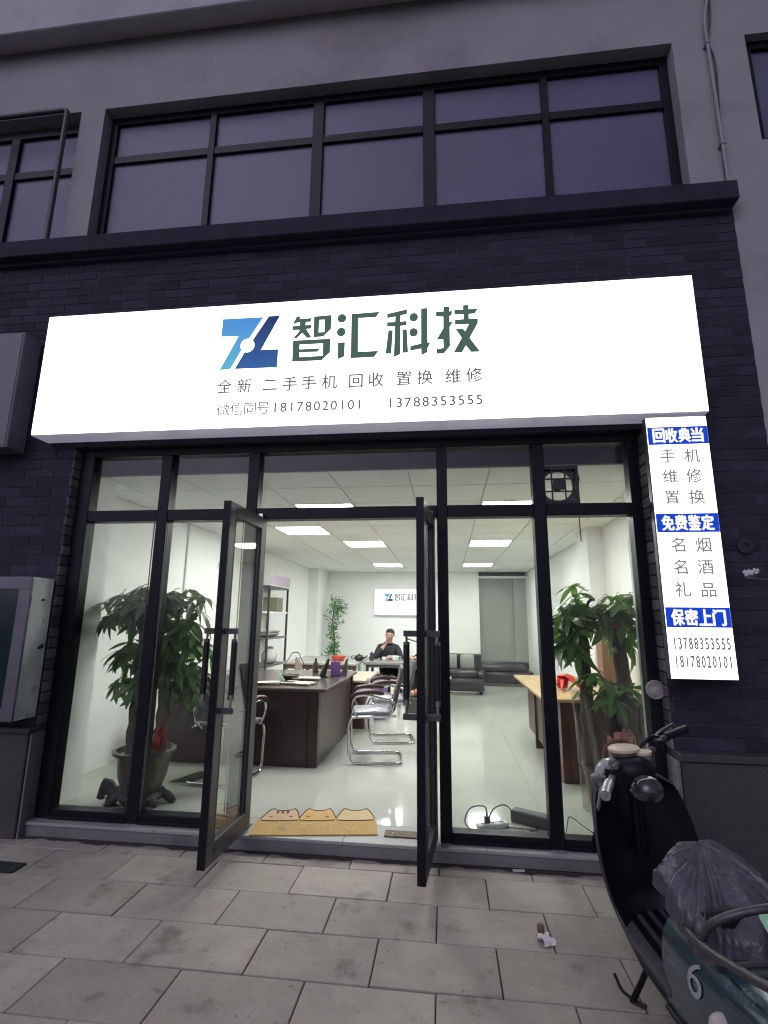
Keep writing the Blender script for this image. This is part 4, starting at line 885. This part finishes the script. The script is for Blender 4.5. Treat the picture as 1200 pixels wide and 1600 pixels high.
potm = mat('glazed_pot', (.075, .058, .045), .3, var=.4, scale=24, bump=.3, bscale=50)
pot = MB().lathe([(.0, .0), (.13, .0), (.14, .02), (.175, .12), (.19, .24), (.195, .27), (.225, .275), (.228, .295), (.20, .30), (.185, .26), (.0, .255)], (0, 0, .085), 32).obj('pot', potm, pl, smooth=45)
MB().lathe([(.19, .2555), (.1, .264), (0, .268)], (0, 0, .085), 20).obj('potting_soil', soil, pot)
stand = MB(); rnd = random.Random(5)
for k in range(7):
    a = k*.9+.3; q = rnd.uniform(.8, 1.15); stand.tube(curve_pts([(.05*math.cos(a), .05*math.sin(a)*.7, .083), (.15*math.cos(a)*q, .13*math.sin(a)*q, .072), (.22*math.cos(a)*q, .16*math.sin(a)*q, .03), (.25*math.cos(a)*q, .17*math.sin(a)*q, .006)], 4), [.028]*6+[.032]*4+[.022]*3, 9)
stand.tube(curve_pts([(-.08, 0, .06), (-.2, -.02, .07), (-.27, -.03, .13), (-.30, -.03, .03)], 4), [.05]*5+[.045]*4+[.03]*4, 9); stand.lathe([(0, .085), (.15, .085), (.17, .06), (.12, .0)], (0, 0, 0), 20)
stand.obj('root_stand', mat('root_wood', (.03, .024, .022), .55, var=.35, scale=20, bump=.5), pl, smooth=60)
def ribbon(parent, loc, s, m, name='ribbon'):
    mb = MB(); rnd = random.Random(11)
    mb.lathe([(.062, -.035), (.068, 0), (.062, .035)], (0, 0, 0), 16)
    for k in range(7):
        a = rnd.uniform(-2.6, -.5); L_ = rnd.uniform(.07, .13)
        mb.grid(lambda u, v, a=a, L_=L_, k=k: Vector((math.cos(a)*(.055+L_*math.sin(u*3)*.5)-math.sin(a)*.035*(v-.5), math.sin(a)*(.055+.05*math.sin(u*3))+math.cos(a)*.035*(v-.5), .05-.2*u+.03*math.sin(k))), 7, 2)
    o = mb.obj(name, m, parent, smooth=60); o.location = loc; o.scale = (s, s, s); return o
ribbon(pl, (.115, 0, .50), .72, mat('dull_red', (.32, .035, .03), .6, var=.3))

pr = money_tree('money tree with braided trunks wrapped in clear film behind the right pane', (1.20, 4.25, FZ),
    [([(1.05, 4.24, .36), (1.04, 4.24, .7), (1.045, 4.25, 1.0), (1.05, 4.26, 1.42)], .055, .042), ([(1.36, 4.27, .36), (1.35, 4.27, .75), (1.325, 4.27, 1.1), (1.31, 4.27, 1.45)], .062, .05)],
    [((1.0, 4.2, 1.50), (.15, .14, .12), 19, (1.05, 4.25, 1.35)), ((1.15, 4.22, 1.62), (.16, .14, .10), 18, (1.05, 4.25, 1.40)), ((1.36, 4.25, 1.58), (.15, .14, .12), 18, (1.31, 4.27, 1.42)), ((1.02, 4.2, 1.33), (.12, .12, .10), 10, (1.05, 4.25, 1.25)), ((1.18, 4.15, 1.00), (.12, .10, .09), 11, (1.05, 4.25, .95)), ((1.38, 4.3, 1.42), (.1, .1, .1), 8, (1.31, 4.27, 1.35))], 3.70)
MB().lathe([(0, 0), (.15, 0), (.17, .02), (.21, .30), (.225, .32), (.205, .32), (.19, .28), (0, .27)], (0, 0, 0), 28).obj('pot', mat('brown_pot', (.12, .06, .04), .4, var=.2), pr, smooth=45)
film = glass('clear_film', tint=(.80, .80, .78), base=.07, gain=.5, rough=.12)
MB().grid(lambda u, v: Vector(((.20+.035*v+.016*math.sin(u*2*math.pi*9+4*v)+.05*max(0, v-.75))*1.05*math.cos(u*2*math.pi), (.20+.035*v+.016*math.sin(u*2*math.pi*9+4*v)+.05*max(0, v-.75))*math.sin(u*2*math.pi), .01+.80*v+.05*v*math.sin(u*2*math.pi*4))), 72, 10).obj('plastic_film', film, pr, smooth=180)
pink = mat('pink_paper', (.55, .28, .27), .6, var=.15)
MB().grid(lambda u, v: Vector((-.10+.17*u, -.265-.015*math.sin(3*u), .30+.26*v-.06*math.sin(3.1*u)*(1-v)+.03*math.cos(7*u)*v)), 8, 6).obj('pink_wrap', pink, pr, smooth=60)
MB().tube(curve_pts([(-.14, -.285, .30), (-.13, -.29, .50), (-.04, -.295, .56), (.06, -.29, .52), (.07, -.285, .36)], 5), .010, 8).obj('wrap_hem', mat('hem_brown', (.2, .07, .05), .6), pr, smooth=60)
o = ribbon(pr, (.02, -.20, .56), .85, mat('coral_ribbon', (.42, .17, .13), .6, var=.25))
for x_, z_ in ((.28, .72), (.05, 1.42)): o = ribbon(pr, (x_, -.06, z_), .6, redc)

# ficus at the back wall
fi = thing('ficus_tree', 'tall thin leafy ficus in front of the back wall', 'plant', (-2.66, 12.2, FZ))
MB().tube(curve_pts([(0, 0, .3), (.03, 0, .8), (-.03, 0, 1.3), (.02, 0, 1.75)], 6), [.02]*10+[.012]*9, 8).obj('trunk', bark, fi, smooth=60)
rnd = random.Random(21); fo = MB(); br = MB()
for k in range(46):
    z = rnd.uniform(.42, 1.82); a = rnd.uniform(0, 6.28); L_ = rnd.uniform(.08, .27)*(1.2 if z > 1.2 else .75)
    p0 = Vector((.0, 0, z-.06)); p1 = Vector((L_*math.cos(a), L_*math.sin(a)*.8, z+rnd.uniform(-.02, .12)))
    br.tube([p0, (p0+p1)/2+Vector((0, 0, .03)), p1], .004, 5)
    for i in range(rnd.randint(10, 20)):
        t_ = rnd.uniform(.35, 1.1); c = p0.lerp(p1, t_)+Vector((rnd.gauss(0, .035), rnd.gauss(0, .035), rnd.gauss(0, .035)))
        e = Euler((rnd.uniform(-1, 1), rnd.uniform(-.6, 1), rnd.uniform(0, 6.28))).to_matrix(); l = rnd.uniform(.05, .08)
        fo.add([c, c+e @ Vector((l*.5, l*.32, .004)), c+e @ Vector((l, 0, -.008)), c+e @ Vector((l*.5, -l*.32, .004))], [(0, 1, 2, 3)])
br.obj('branches', bark, fi); fo.obj('crown', leaf2_m, fi)
MB().lathe([(0, 0), (.12, 0), (.17, .28), (.19, .30), (.17, .31), (.15, .27), (0, .26)], (0, 0, 0), 24).obj('pot', white_p, fi, smooth=45)
# flowering twig from the right
tw = thing('flowering_twig', 'thin twig with small white flowers reaching in from the right edge', 'plant', (2.06, 3.2, 1.73))
main = [(.12, .02, .02), (.0, 0, .0), (-.10, -.01, -.02), (-.22, -.02, -.035), (-.32, -.02, -.03)]
MB().tube(curve_pts(main, 6), .004, 6).obj('stem', bark, tw, smooth=60); MB().tube(curve_pts([(.05, 0, .02), (-.02, -.02, .08), (-.10, -.02, .09)], 5), .003, 6).obj('stem', bark, tw, smooth=60)
fw = mat('petal_white', (.6, .55, .6), .6); rnd = random.Random(4)
for c in [(-.10, -.02, .09), (-.075, -.03, .10), (-.33, -.03, .005), (-.30, -.03, .012), (-.355, -.03, .0), (-.02, -.02, .085)]:
    m = MB()
    for k in range(5):
        a = k*1.2566+rnd.random(); m.lathe([(0, -.002), (.009, 0), (0, .002)], (c[0]+.010*math.cos(a), c[1]+rnd.uniform(-.003, .003), c[2]+.010*math.sin(a)), 7, Matrix.Rotation(R(90), 3, 'X'))
    m.obj('flower', fw, tw)
lm = leafmat('twig_leaf', (.10, .12, .09))
for k in range(16):
    t_ = rnd.random(); x_ = .08-.42*t_; c = Vector((x_, -.02, .0-.03*t_+rnd.uniform(-.012, .012))); e = Euler((rnd.uniform(-.6, .6), rnd.uniform(-.5, .5), rnd.uniform(2.4, 3.8))).to_matrix(); l = .045
    MB().add([c, c+e @ Vector((l*.5, .002, .010)), c+e @ Vector((l, 0, 0)), c+e @ Vector((l*.5, -.002, -.010))], [(0, 1, 2, 3)]).obj('leaf', lm, tw)

# ================================================================== PEOPLE (seated at the tea table)
skin = mat('skin', (.50, .31, .23), .55, var=.06, scale=20); jacket = mat('jacket_cloth', (.022, .022, .028), .8, var=.2, scale=30, bump=.3, bscale=80); trous = mat('trouser_cloth', (.012, .012, .020), .8, var=.2, scale=30); shoe = mat('shoe', (.25, .24, .23), .5); hair = mat('hair', (.008, .007, .007), .5, var=.3, scale=60)
def person(label, loc, rz, J, E_, mats_of, extra):
    t = thing('person', label, 'person', loc, (0, 0, rz))
    names = list(J); idx = {n: i for i, n in enumerate(names)}
    me = bpy.data.meshes.new('body'); me.from_pydata([J[n][0] for n in names], [(idx[a], idx[b]) for a, b in E_], [])
    o = bpy.data.objects.new('body', me); COL.objects.link(o)
    o.modifiers.new('skin', 'SKIN'); sv = me.skin_vertices[0].data
    for n in names:
        r = J[n][1]; sv[idx[n]].radius = r if isinstance(r, tuple) else (r, r)
        sv[idx[n]].use_root = (n == 'pelvis')
    sb = o.modifiers.new('sub', 'SUBSURF'); sb.levels = sb.render_levels = 2
    bpy.context.view_layer.update()
    dg = bpy.context.evaluated_depsgraph_get(); m2 = bpy.data.meshes.new_from_object(o.evaluated_get(dg))
    bpy.data.objects.remove(o)
    m2.name = 'body'; m2.materials.clear()
    for m in (skin, jacket, trous, shoe): m2.materials.append(m)
    edges = [(Vector(J[a][0]), Vector(J[b][0]), mats_of(a, b)) for a, b in E_]
    for p in m2.polygons:
        best = None
        for a, b, k in edges:
            ab = b-a; tt_ = max(0, min(1, (p.center-a).dot(ab)/max(1e-9, ab.length_squared))); d = (p.center-(a+ab*tt_)).length
            if best is None or d < best[0]: best = (d, k)
        p.material_index = best[1]; p.use_smooth = True
    b = link('body', m2, t); extra(t); return t
def seated(hand_to_chin):
    # faces -Y (towards the camera)
    J = {'pelvis': ((0, 0, .50), (.15, .12)), 'belly': ((0, -.03, .64), (.145, .11)), 'chest': ((0, -.08, .82), (.165, .115)), 'collar': ((0, -.10, .935), (.10, .08)), 'neck': ((.01, -.125, .985), .052), 'head0': ((.02, -.155, 1.03), (.062, .068)), 'head1': ((.03, -.17, 1.09), (.075, .088)), 'head2': ((.035, -.165, 1.15), (.066, .078)),
         'shL': ((.155, -.09, .89), .064), 'elL': ((.24, -.24, .70), .052), 'wrL': ((.08, -.36, .735), .036), 'haL': ((.0, -.40, .735), .032),
         'shR': ((-.155, -.09, .89), .064), 'elR': ((-.20, -.28, .71), .052),
         'hipL': ((.09, -.06, .49), .092), 'knL': ((.20, -.44, .50), .066), 'anL': ((.33, -.60, .16), .045), 'toL': ((.36, -.72, .10), .034),
         'hipR': ((-.09, -.06, .49), .092), 'knR': ((.02, -.46, .50), .066), 'anR': ((.04, -.42, .09), .045), 'toR': ((.05, -.58, .04), .036)}
    if hand_to_chin: J['wrR'] = ((-.095, -.285, .865), .033); J['haR'] = ((-.050, -.262, .920), .026)
    else: J['wrR'] = ((-.08, -.42, .735), .036); J['haR'] = ((0, -.45, .735), .03)
    E_ = [('pelvis', 'belly'), ('belly', 'chest'), ('chest', 'collar'), ('collar', 'neck'), ('neck', 'head0'), ('head0', 'head1'), ('head1', 'head2'), ('chest', 'shL'), ('shL', 'elL'), ('elL', 'wrL'), ('wrL', 'haL'), ('chest', 'shR'), ('shR', 'elR'), ('elR', 'wrR'), ('wrR', 'haR'), ('pelvis', 'hipL'), ('hipL', 'knL'), ('knL', 'anL'), ('anL', 'toL'), ('pelvis', 'hipR'), ('hipR', 'knR'), ('knR', 'anR'), ('anR', 'toR')]
    h = J['haR'][0]
    up_ = Vector((.5, .2, .85)) if hand_to_chin else Vector((1, -.3, 0)); side = Vector((.0, -1, .1)) if hand_to_chin else Vector((.2, .9, 0))
    for i in range(4):
        a = Vector(h)+side*(-.014+.017*i)+up_*.02; bq = a+up_*(.036-.004*abs(i-1.5)); c = bq+(up_*.2+Vector((.9, .3, -.3)))*.022
        J[f'f{i}a'] = (tuple(a), .0095); J[f'f{i}b'] = (tuple(bq), .0085); J[f'f{i}c'] = (tuple(c), .0075); E_ += [('haR', f'f{i}a'), (f'f{i}a', f'f{i}b'), (f'f{i}b', f'f{i}c')]
    th = Vector(h)+side*-.03+up_*.0; J['t1'] = (tuple(th), .010); J['t2'] = (tuple(th+up_*.03+Vector((.02, 0, 0))), .009); E_ += [('haR', 't1'), ('t1', 't2')]
    def mo(a, b):
        s = a+b
        if a in ('neck', 'head0', 'head1') or b[0] in 'ft' and b[1:2].isdigit() or b in ('haL', 'haR'): return 0
        if 'kn' in b or 'an' in b or 'hip' in b: return 2
        if 'to' in b: return 3
        return 1
    return J, E_, mo
def faceparts(t):
    hc = Vector((.032, -.168, 1.10))
    m = MB(); prof = [(0, .100), (.035, .096), (.062, .080), (.078, .052), (.082, .022), (.072, .0)]
    m.lathe(prof, hc+Vector((.003, .020, .004)), 18, Matrix.Rotation(R(-24), 3, 'X'), .97, 1.10); m.obj('hair', hair, t, smooth=60)
    f = MB(); f.lathe([(0, .022), (.010, -.008), (.013, -.014), (0, -.02)], hc+Vector((.004, -.088, -.012)), 8); 
    for s in (-1, 1): f.lathe([(0, -.026), (.012, -.012), (.014, .012), (0, .024)], hc+Vector((s*.079, .005, -.01)), 8, None, .7, 1)
    f.obj('nose_and_ears', skin, t, smooth=60)
    e = MB()
    for s in (-1, 1): e.box(hc.x+.004+s*.03-.013, hc.x+.004+s*.03+.013, hc.y-.088, hc.y-.072, hc.z+.012, hc.z+.018); e.lathe([(0, -.006), (.008, 0), (0, .006)], hc+Vector((.004+s*.03, -.074, -.004)), 8)
    e.obj('eyes_and_brows', hair, t)
    MB().box(hc.x-.018, hc.x+.026, hc.y-.080, hc.y-.065, hc.z-.052, hc.z-.046).obj('mouth', mat('lips', (.28, .12, .10), .6), t)
J, E_, mo = seated(True)
person('man in a dark jacket sitting at the tea table with his hand on his chin', (-1.02, 9.28, FZ-.0), R(0), J, E_, mo, faceparts)
J2, E2, mo2 = seated(False)
p2 = person('person in dark clothes mostly hidden behind the right door handles', (-.20, 9.05, FZ), R(-62), J2, E2, mo2, faceparts)
st2 = copy_tree(stl); st2.location = (-.20, 9.05, FZ); st2.rotation_euler = (0, 0, R(-62)); st2['label'] = 'low stool under the person hidden behind the right door'

# ================================================================== SCOOTER
SC = thing('electric_scooter', 'blue and black electric scooter with a covered seat at the right edge', 'scooter', (.88, 2.31, 0), (0, R(-6), R(4)))
bpy.context.view_layer.update()
SI = Matrix.LocRotScale(SC.location, SC.rotation_euler, None).inverted()
def Wd(*p): return SI @ Vector(p)          # a world point in scooter coordinates
black = mat('scooter_black', (.005, .005, .008), .45, var=.3, scale=30, spec=.25); blue = mat('scooter_blue', (.022, .052, .078), .25, .25, var=.25, scale=14, coat=.4, stain=(12, .5, .7, .3)); tyre = mat('tyre', (.012, .012, .012), .85, bump=.4)
rubber = mat('floor_rubber', (.06, .055, .06), .8, var=.3, scale=25)
def wheel(name, y, x=0, steer=0, r=.215):
    M = Matrix.Translation((x, y, r)) @ Matrix.Rotation(steer, 4, 'Z') @ Matrix.Rotation(R(90), 4, 'Y'); M3 = M.to_3x3(); c = M.translation
    tt_ = MB().lathe([(r-.065, -.03), (r-.03, -.045), (r-.008, -.032), (r, 0), (r-.008, .032), (r-.03, .045), (r-.065, .03)], c, 36, M3).obj(name, tyre, SC, smooth=50)
    MB().lathe([(.0, -.045), (.05, -.045), (.055, -.02), (r-.08, -.012), (r-.066, -.028), (r-.060, 0), (r-.066, .028), (r-.08, .012), (.055, .02), (.05, .045), (0, .045)], c, 30, M3).obj('rim', alu_grey, tt_, smooth=40)
wheel('front_wheel', .62, .05, R(6)); wheel('rear_wheel', -.80)
# front mudguard and fork
M = Matrix.Translation((.05, .62, .215)) @ Matrix.Rotation(R(6), 4, 'Z')
MB().grid(lambda u, v: M @ Vector(((v-.5)*.13, -.255*math.cos(R(-20)+u*R(190)), .255*math.sin(R(-20)+u*R(190))-.02*abs(v-.5)*2)), 16, 4).obj('mudguard', black, SC, smooth=60)
for s in (-1, 1): MB().tube([M @ Vector((s*.062, 0, .0)), M @ Vector((s*.062, -.10, .34)), M @ Vector((s*.05, -.14, .5))], .014, 8).obj('fork_leg', alu_grey, SC, smooth=60)
# leg shield: curved shell
def shield(u, v, d):
    w_ = .125+.075*math.sin(math.pi*min(1, .12+.80*v))**.9; w_ *= (1 if v < .86 else max(.30, 1-((v-.86)/.14)**2*.75))
    x = (u-.5)*2*w_; z = .27+.55*v; y = .245+.06*v-.10*(abs(u-.5)*2)**2.2-.03*math.sin(math.pi*v)
    if v < .12: y += (.12-v)*-.5
    return Vector((x, y+d, z))
mm = MB(); mm.grid(lambda u, v: shield(u, v, 0), 16, 18); mm.grid(lambda u, v: shield(u, v, .055+.05*math.sin(math.pi*u)), 16, 18)
n1 = 17*19
mm.add([shield(0, j/18, 0) for j in range(19)]+[shield(0, j/18, .055) for j in range(19)], [(j, j+1, 20+j, 19+j) for j in range(18)]); mm.add([shield(1, j/18, 0) for j in range(19)]+[shield(1, j/18, .055) for j in range(19)], [(j, j+1, 20+j, 19+j) for j in range(18)])
mm.add([shield(i/16, 1, 0) for i in range(17)]+[shield(i/16, 1, .055+.05*math.sin(math.pi*i/16)) for i in range(17)], [(i, i+1, 18+i, 17+i) for i in range(16)])
sh = mm.obj('leg_shield', black, SC, smooth=50)
MB().tube([shield(0, j/18, .02) for j in range(19)]+[shield(i/8, 1, .02) for i in range(1, 9)]+[shield(1, 1-j/18, .02) for j in range(1, 19)], .009, 8).obj('shield_trim', mat('trim_grey', (.05, .05, .055), .4, .3), sh, smooth=60)
MB().lathe([(.0, .012), (.014, .012), (.018, 0)], (.055, .215, .70), 14, Matrix.Rotation(R(90), 3, 'X')).obj('key_lock', chrome, sh, smooth=40)
# front fairing / head light
MB().lathe([(.03, -.06), (.075, -.03), (.085, .02), (.07, .06), (.04, .075)], (-.01, .40, .74), 20, Matrix.Rotation(R(-80), 3, 'X')).obj('headlight', mat('lamp_lens', (.35, .36, .38), .15), SC, smooth=50)
# floorboard
mm = MB(); mm.prism([(-.165, -.24), (.165, -.24), (.175, .05), (.15, .26), (-.15, .26), (-.175, .05)], .262, .292, 'z'); mm.obj('floorboard', rubber, SC, bevel=.008, smooth=40)
for q in range(5): bx('tread_rib', black, SC, -.12+.05*q, -.095+.05*q, -.20, .20, .2925, .297)
MB().prism([(-.30, .17), (-.55, .20), (-.40, .262), (.26, .262), (.26, .20), (.1, .15)], -.13, .13, 'x').obj('belly_pan', black, SC, bevel=.01)
# rear body, blue side panels wrapped round
def body(u, v):
    # u along from front (0) to tail (1); v around from left bottom over top to right bottom
    y = -.20-.80*u; w_ = (.118+.055*math.sin(math.pi*min(1, .25+.62*u)))*(1 if u < .7 else 1-.45*((u-.7)/.3)**1.6); z0 = .22+.30*u**1.3; z1 = .50+.10*u
    a = math.pi*(v); cx = -math.cos(a); sx = math.sin(a)
    x = w_*math.copysign(abs(cx)**.55, cx); z = z0+(z1-z0)*abs(sx)**.6
    return Vector((x, y, z))
bd = MB().grid(body, 18, 22).obj('rear_body', blue, SC, smooth=60)
MB().add([body(0, j/22) for j in range(23)], [tuple(range(23))]).obj('body_front', black, SC)
MB().add([body(1, j/22) for j in range(23)], [tuple(range(23))]).obj('body_tail', black, SC)
MB().tube([body(i/18, .0)+Vector((-.004, 0, 0)) for i in range(19)], .011, 8).obj('side_trim', black, SC, smooth=60)
# the white 6 on the left flank
v6, f6 = text_mesh('6', -.5, .5, 0, 1, 0)
def flank(a, b): # a along (0..1 => towards the tail), b up
    p = body(.26+.11*a, .09+.16*b); q = body(.26+.11*a, .09+.16*b+.004); t1 = body(.26+.11*a+.01, .09+.16*b)
    n = (t1-p).cross(q-p).normalized(); n = n if n.x < 0 else -n
    return p+n*.003
MB().add([flank(x_+.5, z_) for x_, y_, z_ in v6], f6).obj('number_mark', mat('mark_white', (.30, .32, .34), .5), bd)
# seat under a loose grey cover with pleats
cover = mat('seat_cover', (.075, .072, .088), .3, var=.4, scale=12, bump=.5, bscale=45)
bx('seat_pad', black, SC, -.125, .125, -.51, -.25, .50, .635, bevel=.03, seg=2, smooth=50)
_rf = random.Random(9); FOLD = [(_rf.uniform(0, 6.283), _rf.uniform(.035, .11), _rf.uniform(.010, .026)*_rf.choice((1, -1))) for _ in range(52)]
def cov(u, v):
    # cloth cap pulled over the saddle: peak at the front, gathered folds running back to a short skirt
    a = 2*math.pi*u; cx, sy_ = math.cos(a), math.sin(a)
    lx, ly = .160, .150; q = min(1, v/.80)
    x = lx*math.copysign(abs(cx)**.72, cx)*q; y = -.395+ly*math.copysign(abs(sy_)**.8, sy_)*q
    y += .10*(1-q)
    z = .672+.055*(y+.395)/.15+.03*(1-q)-.035*q**3
    if v > .80:
        k = (v-.80)/.20; z -= .070*k*(.85+.3*math.sin(a*2+.6)); x *= 1+.05*k; y = -.395+(y+.395)*(1+.05*k)
    f = 0
    for c0, w0, h0 in FOLD:
        d = (a-c0+math.pi+.35*(v-.5)) % (2*math.pi)-math.pi; f += h0*math.exp(-(d/w0)**2*(1.4 if v > .6 else 2.2))
    f = .62*f+.006*math.sin(31*x+17*y+2)*math.sin(23*y-9*x)+.004*math.sin(67*x-41*y)
    f *= min(1, v*1.2)
    n = Vector((cx*.5, sy_*.5, .85 if v < .80 else .25)).normalized()
    return Vector((x, y, z))+n*f
MB().grid(lambda u, v: cov(u, max(.001, v)), 150, 20).obj('seat_cover', cover, SC, smooth=60)
# rear rack: tube hoop, cross bars, plate
rackm = mat('rack_paint', (.07, .065, .07), .4, .4, var=.3, scale=30)
hoop = curve_pts([(-.13, -.36, .555), (-.165, -.52, .585), (-.175, -.72, .635), (-.145, -.93, .69), (0, -1.0, .705), (.145, -.93, .69), (.175, -.72, .635), (.165, -.52, .585), (.13, -.36, .555)], 6)
MB().tube(hoop, .012, 10).obj('rack_hoop', rackm, SC, smooth=60)
MB().tube(curve_pts([(-.166, -.55, .595), (-.13, -.60, .67), (0, -.63, .705), (.13, -.60, .67), (.166, -.55, .595)], 6), .011, 10).obj('rack_arch', rackm, SC, smooth=60)
for y_, z_ in ((-.72, .633), (-.79, .652), (-.86, .67)): MB().tube([(-.168, y_, z_), (.168, y_, z_)], .008, 8).obj('rack_bar', rackm, SC)
pm = mat('plate_white', (.60, .66, .60), .4, var=.08, scale=30); 
plt = MB().box(-.10, .11, -.004, .004, -.07, .07, Matrix.Translation((.055, -.70, .655)) @ Matrix.Rotation(R(-50), 4, 'X')).obj('number_plate', pm, SC, bevel=.006)
gE = MB(); Mq = Matrix.Translation((.055, -.70, .655)) @ Matrix.Rotation(R(-50), 4, 'X')
for a in ((-.10, .11, -.0055, -.0042, .056, .069), (-.10, .11, -.0055, -.0042, -.069, -.060), (-.099, -.092, -.0055, -.0042, -.06, .056)): gE.box(*a, Mq)
gE.obj('plate_border', mat('plate_green', (.30, .62, .34), .4), plt)
for x_ in (-.17, .17): MB().lathe([(0, -.035), (.026, -.03), (.036, -.005), (.034, .018), (.02, .03), (0, .034)], (x_, -.60, .42), 16, Matrix.Rotation(R(60), 3, 'X')).obj('turn_signal', mat('signal_lens', (.45, .40, .36), .12, var=.2), SC, smooth=50)
# kickstand, foot peg, chrome bits
MB().tube(curve_pts([(-.10, .07, .20), (-.14, .11, .10), (-.175, .15, .014)], 5), .011, 8).obj('kickstand', black, SC, smooth=60)
MB().tube(curve_pts([(-.165, .135, .03), (-.20, .16, .05), (-.21, .20, .085)], 5), .006, 8).obj('kickstand_prong', black, SC, smooth=60)
MB().tube([(-.175, .15, .016), (-.135, .115, .012)], .014, 8).obj('kickstand_foot', black, SC)
bx('foot_peg', chrome, SC, -.185, -.150, -.46, -.30, .215, .232, bevel=.005)
# handlebar turned to the left
hc = Wd(.765, 2.43, .86)
HB = [Wd(.545, 2.03, .872), Wd(.60, 2.15, .88), Wd(.66, 2.30, .885), hc+Vector((0, 0, .03)), Wd(.86, 2.49, .90), Wd(.93, 2.54, .945), Wd(1.07, 2.66, .965)]
hp = curve_pts(HB, 6); MB().tube(hp, .0125, 10).obj('handlebar', alu_grey, SC, smooth=60)
steer = MB().tube([Wd(.80, 2.52, .50), hc], .026, 12).obj('steering_column', black, SC, smooth=50)
MB().tube([Wd(.528, 1.985, .868), Wd(.545, 2.03, .872), Wd(.575, 2.10, .877)], .0175, 12).obj('grip', mat('grip_foil', (.35, .35, .38), .3, .6, var=.5, scale=90), SC, smooth=50)
MB().tube([Wd(.95, 2.56, .95), Wd(1.09, 2.675, .967)], .018, 12).obj('grip', black, SC, smooth=50)
for a, b, c in ((Wd(.60, 2.17, .875), Wd(.565, 2.16, .845), Wd(.52, 2.06, .80)), (Wd(.90, 2.55, .94), Wd(.96, 2.64, .955), Wd(1.06, 2.74, .975))):
    MB().tube(curve_pts([a, b, c], 5), .007, 8).obj('brake_lever', alu_grey, SC, smooth=60)
for p in (Wd(.615, 2.19, .885), Wd(.90, 2.52, .925)):
    MB().lathe([(0, -.03), (.026, -.022), (.03, 0), (.026, .022), (0, .03)], p, 12).obj('switch_block', black, SC, smooth=50)
MB().lathe([(0, -.028), (.032, -.02), (.036, .0), (.03, .012), (0, .016)], Wd(.575, 2.22, .845), 16, Matrix.Rotation(R(70), 3, 'Y'), 1, 1.5).obj('hand_guard', alu_grey, SC, smooth=50)
# cables looping from the right bar
for k in range(3):
    MB().tube(curve_pts([Wd(.92, 2.54, .94+.008*k), Wd(.85+.01*k, 2.52, .93+.012*k), Wd(.80, 2.54, .86), Wd(.80+.012*k, 2.55, .74)], 6), .0055, 6).obj('control_cable', black, SC, smooth=60)
# dashboard: dark pod with glossy dome, cream double cap
MB().lathe([(.03, -.06), (.07, -.04), (.085, 0), (.075, .035), (.045, .055), (0, .062)], Wd(.74, 2.37, .855), 22, None, 1.1, 1).obj('instrument_pod', black, SC, smooth=50)
dome = mat('dome_gloss', (.03, .03, .034), .12, var=.3, scale=40, coat=.6)
MB().lathe([(0, -.045), (.022, -.042), (.042, -.032), (.056, -.015), (.060, .003), (.054, .024), (.040, .041), (.020, .051), (0, .054)], Wd(.755, 2.255, .815), 24).obj('gloss_dome', dome, SC, smooth=50)
silver = mat('dull_silver', (.20, .20, .20), .35, .5, var=.3, scale=50)
cap = MB().lathe([(.045, -.05), (.056, -.01), (.060, .0), (.0, .0)], Wd(.725, 2.40, .925), 26).obj('cap_cup', silver, SC, smooth=40)
MB().lathe([(.061, .0005), (.062, .010), (.058, .013), (0, .013)], Wd(.725, 2.40, .925), 26).obj('cap_lid', cream, cap, smooth=40)
cap2 = MB().lathe([(.028, -.045), (.033, 0), (0, 0)], Wd(.792, 2.375, .918), 20).obj('cap_cup', silver, SC, smooth=40)
MB().lathe([(.034, .0005), (.035, .010), (.031, .013), (0, .013)], Wd(.792, 2.375, .918), 20).obj('cap_lid', cream, cap2, smooth=40)
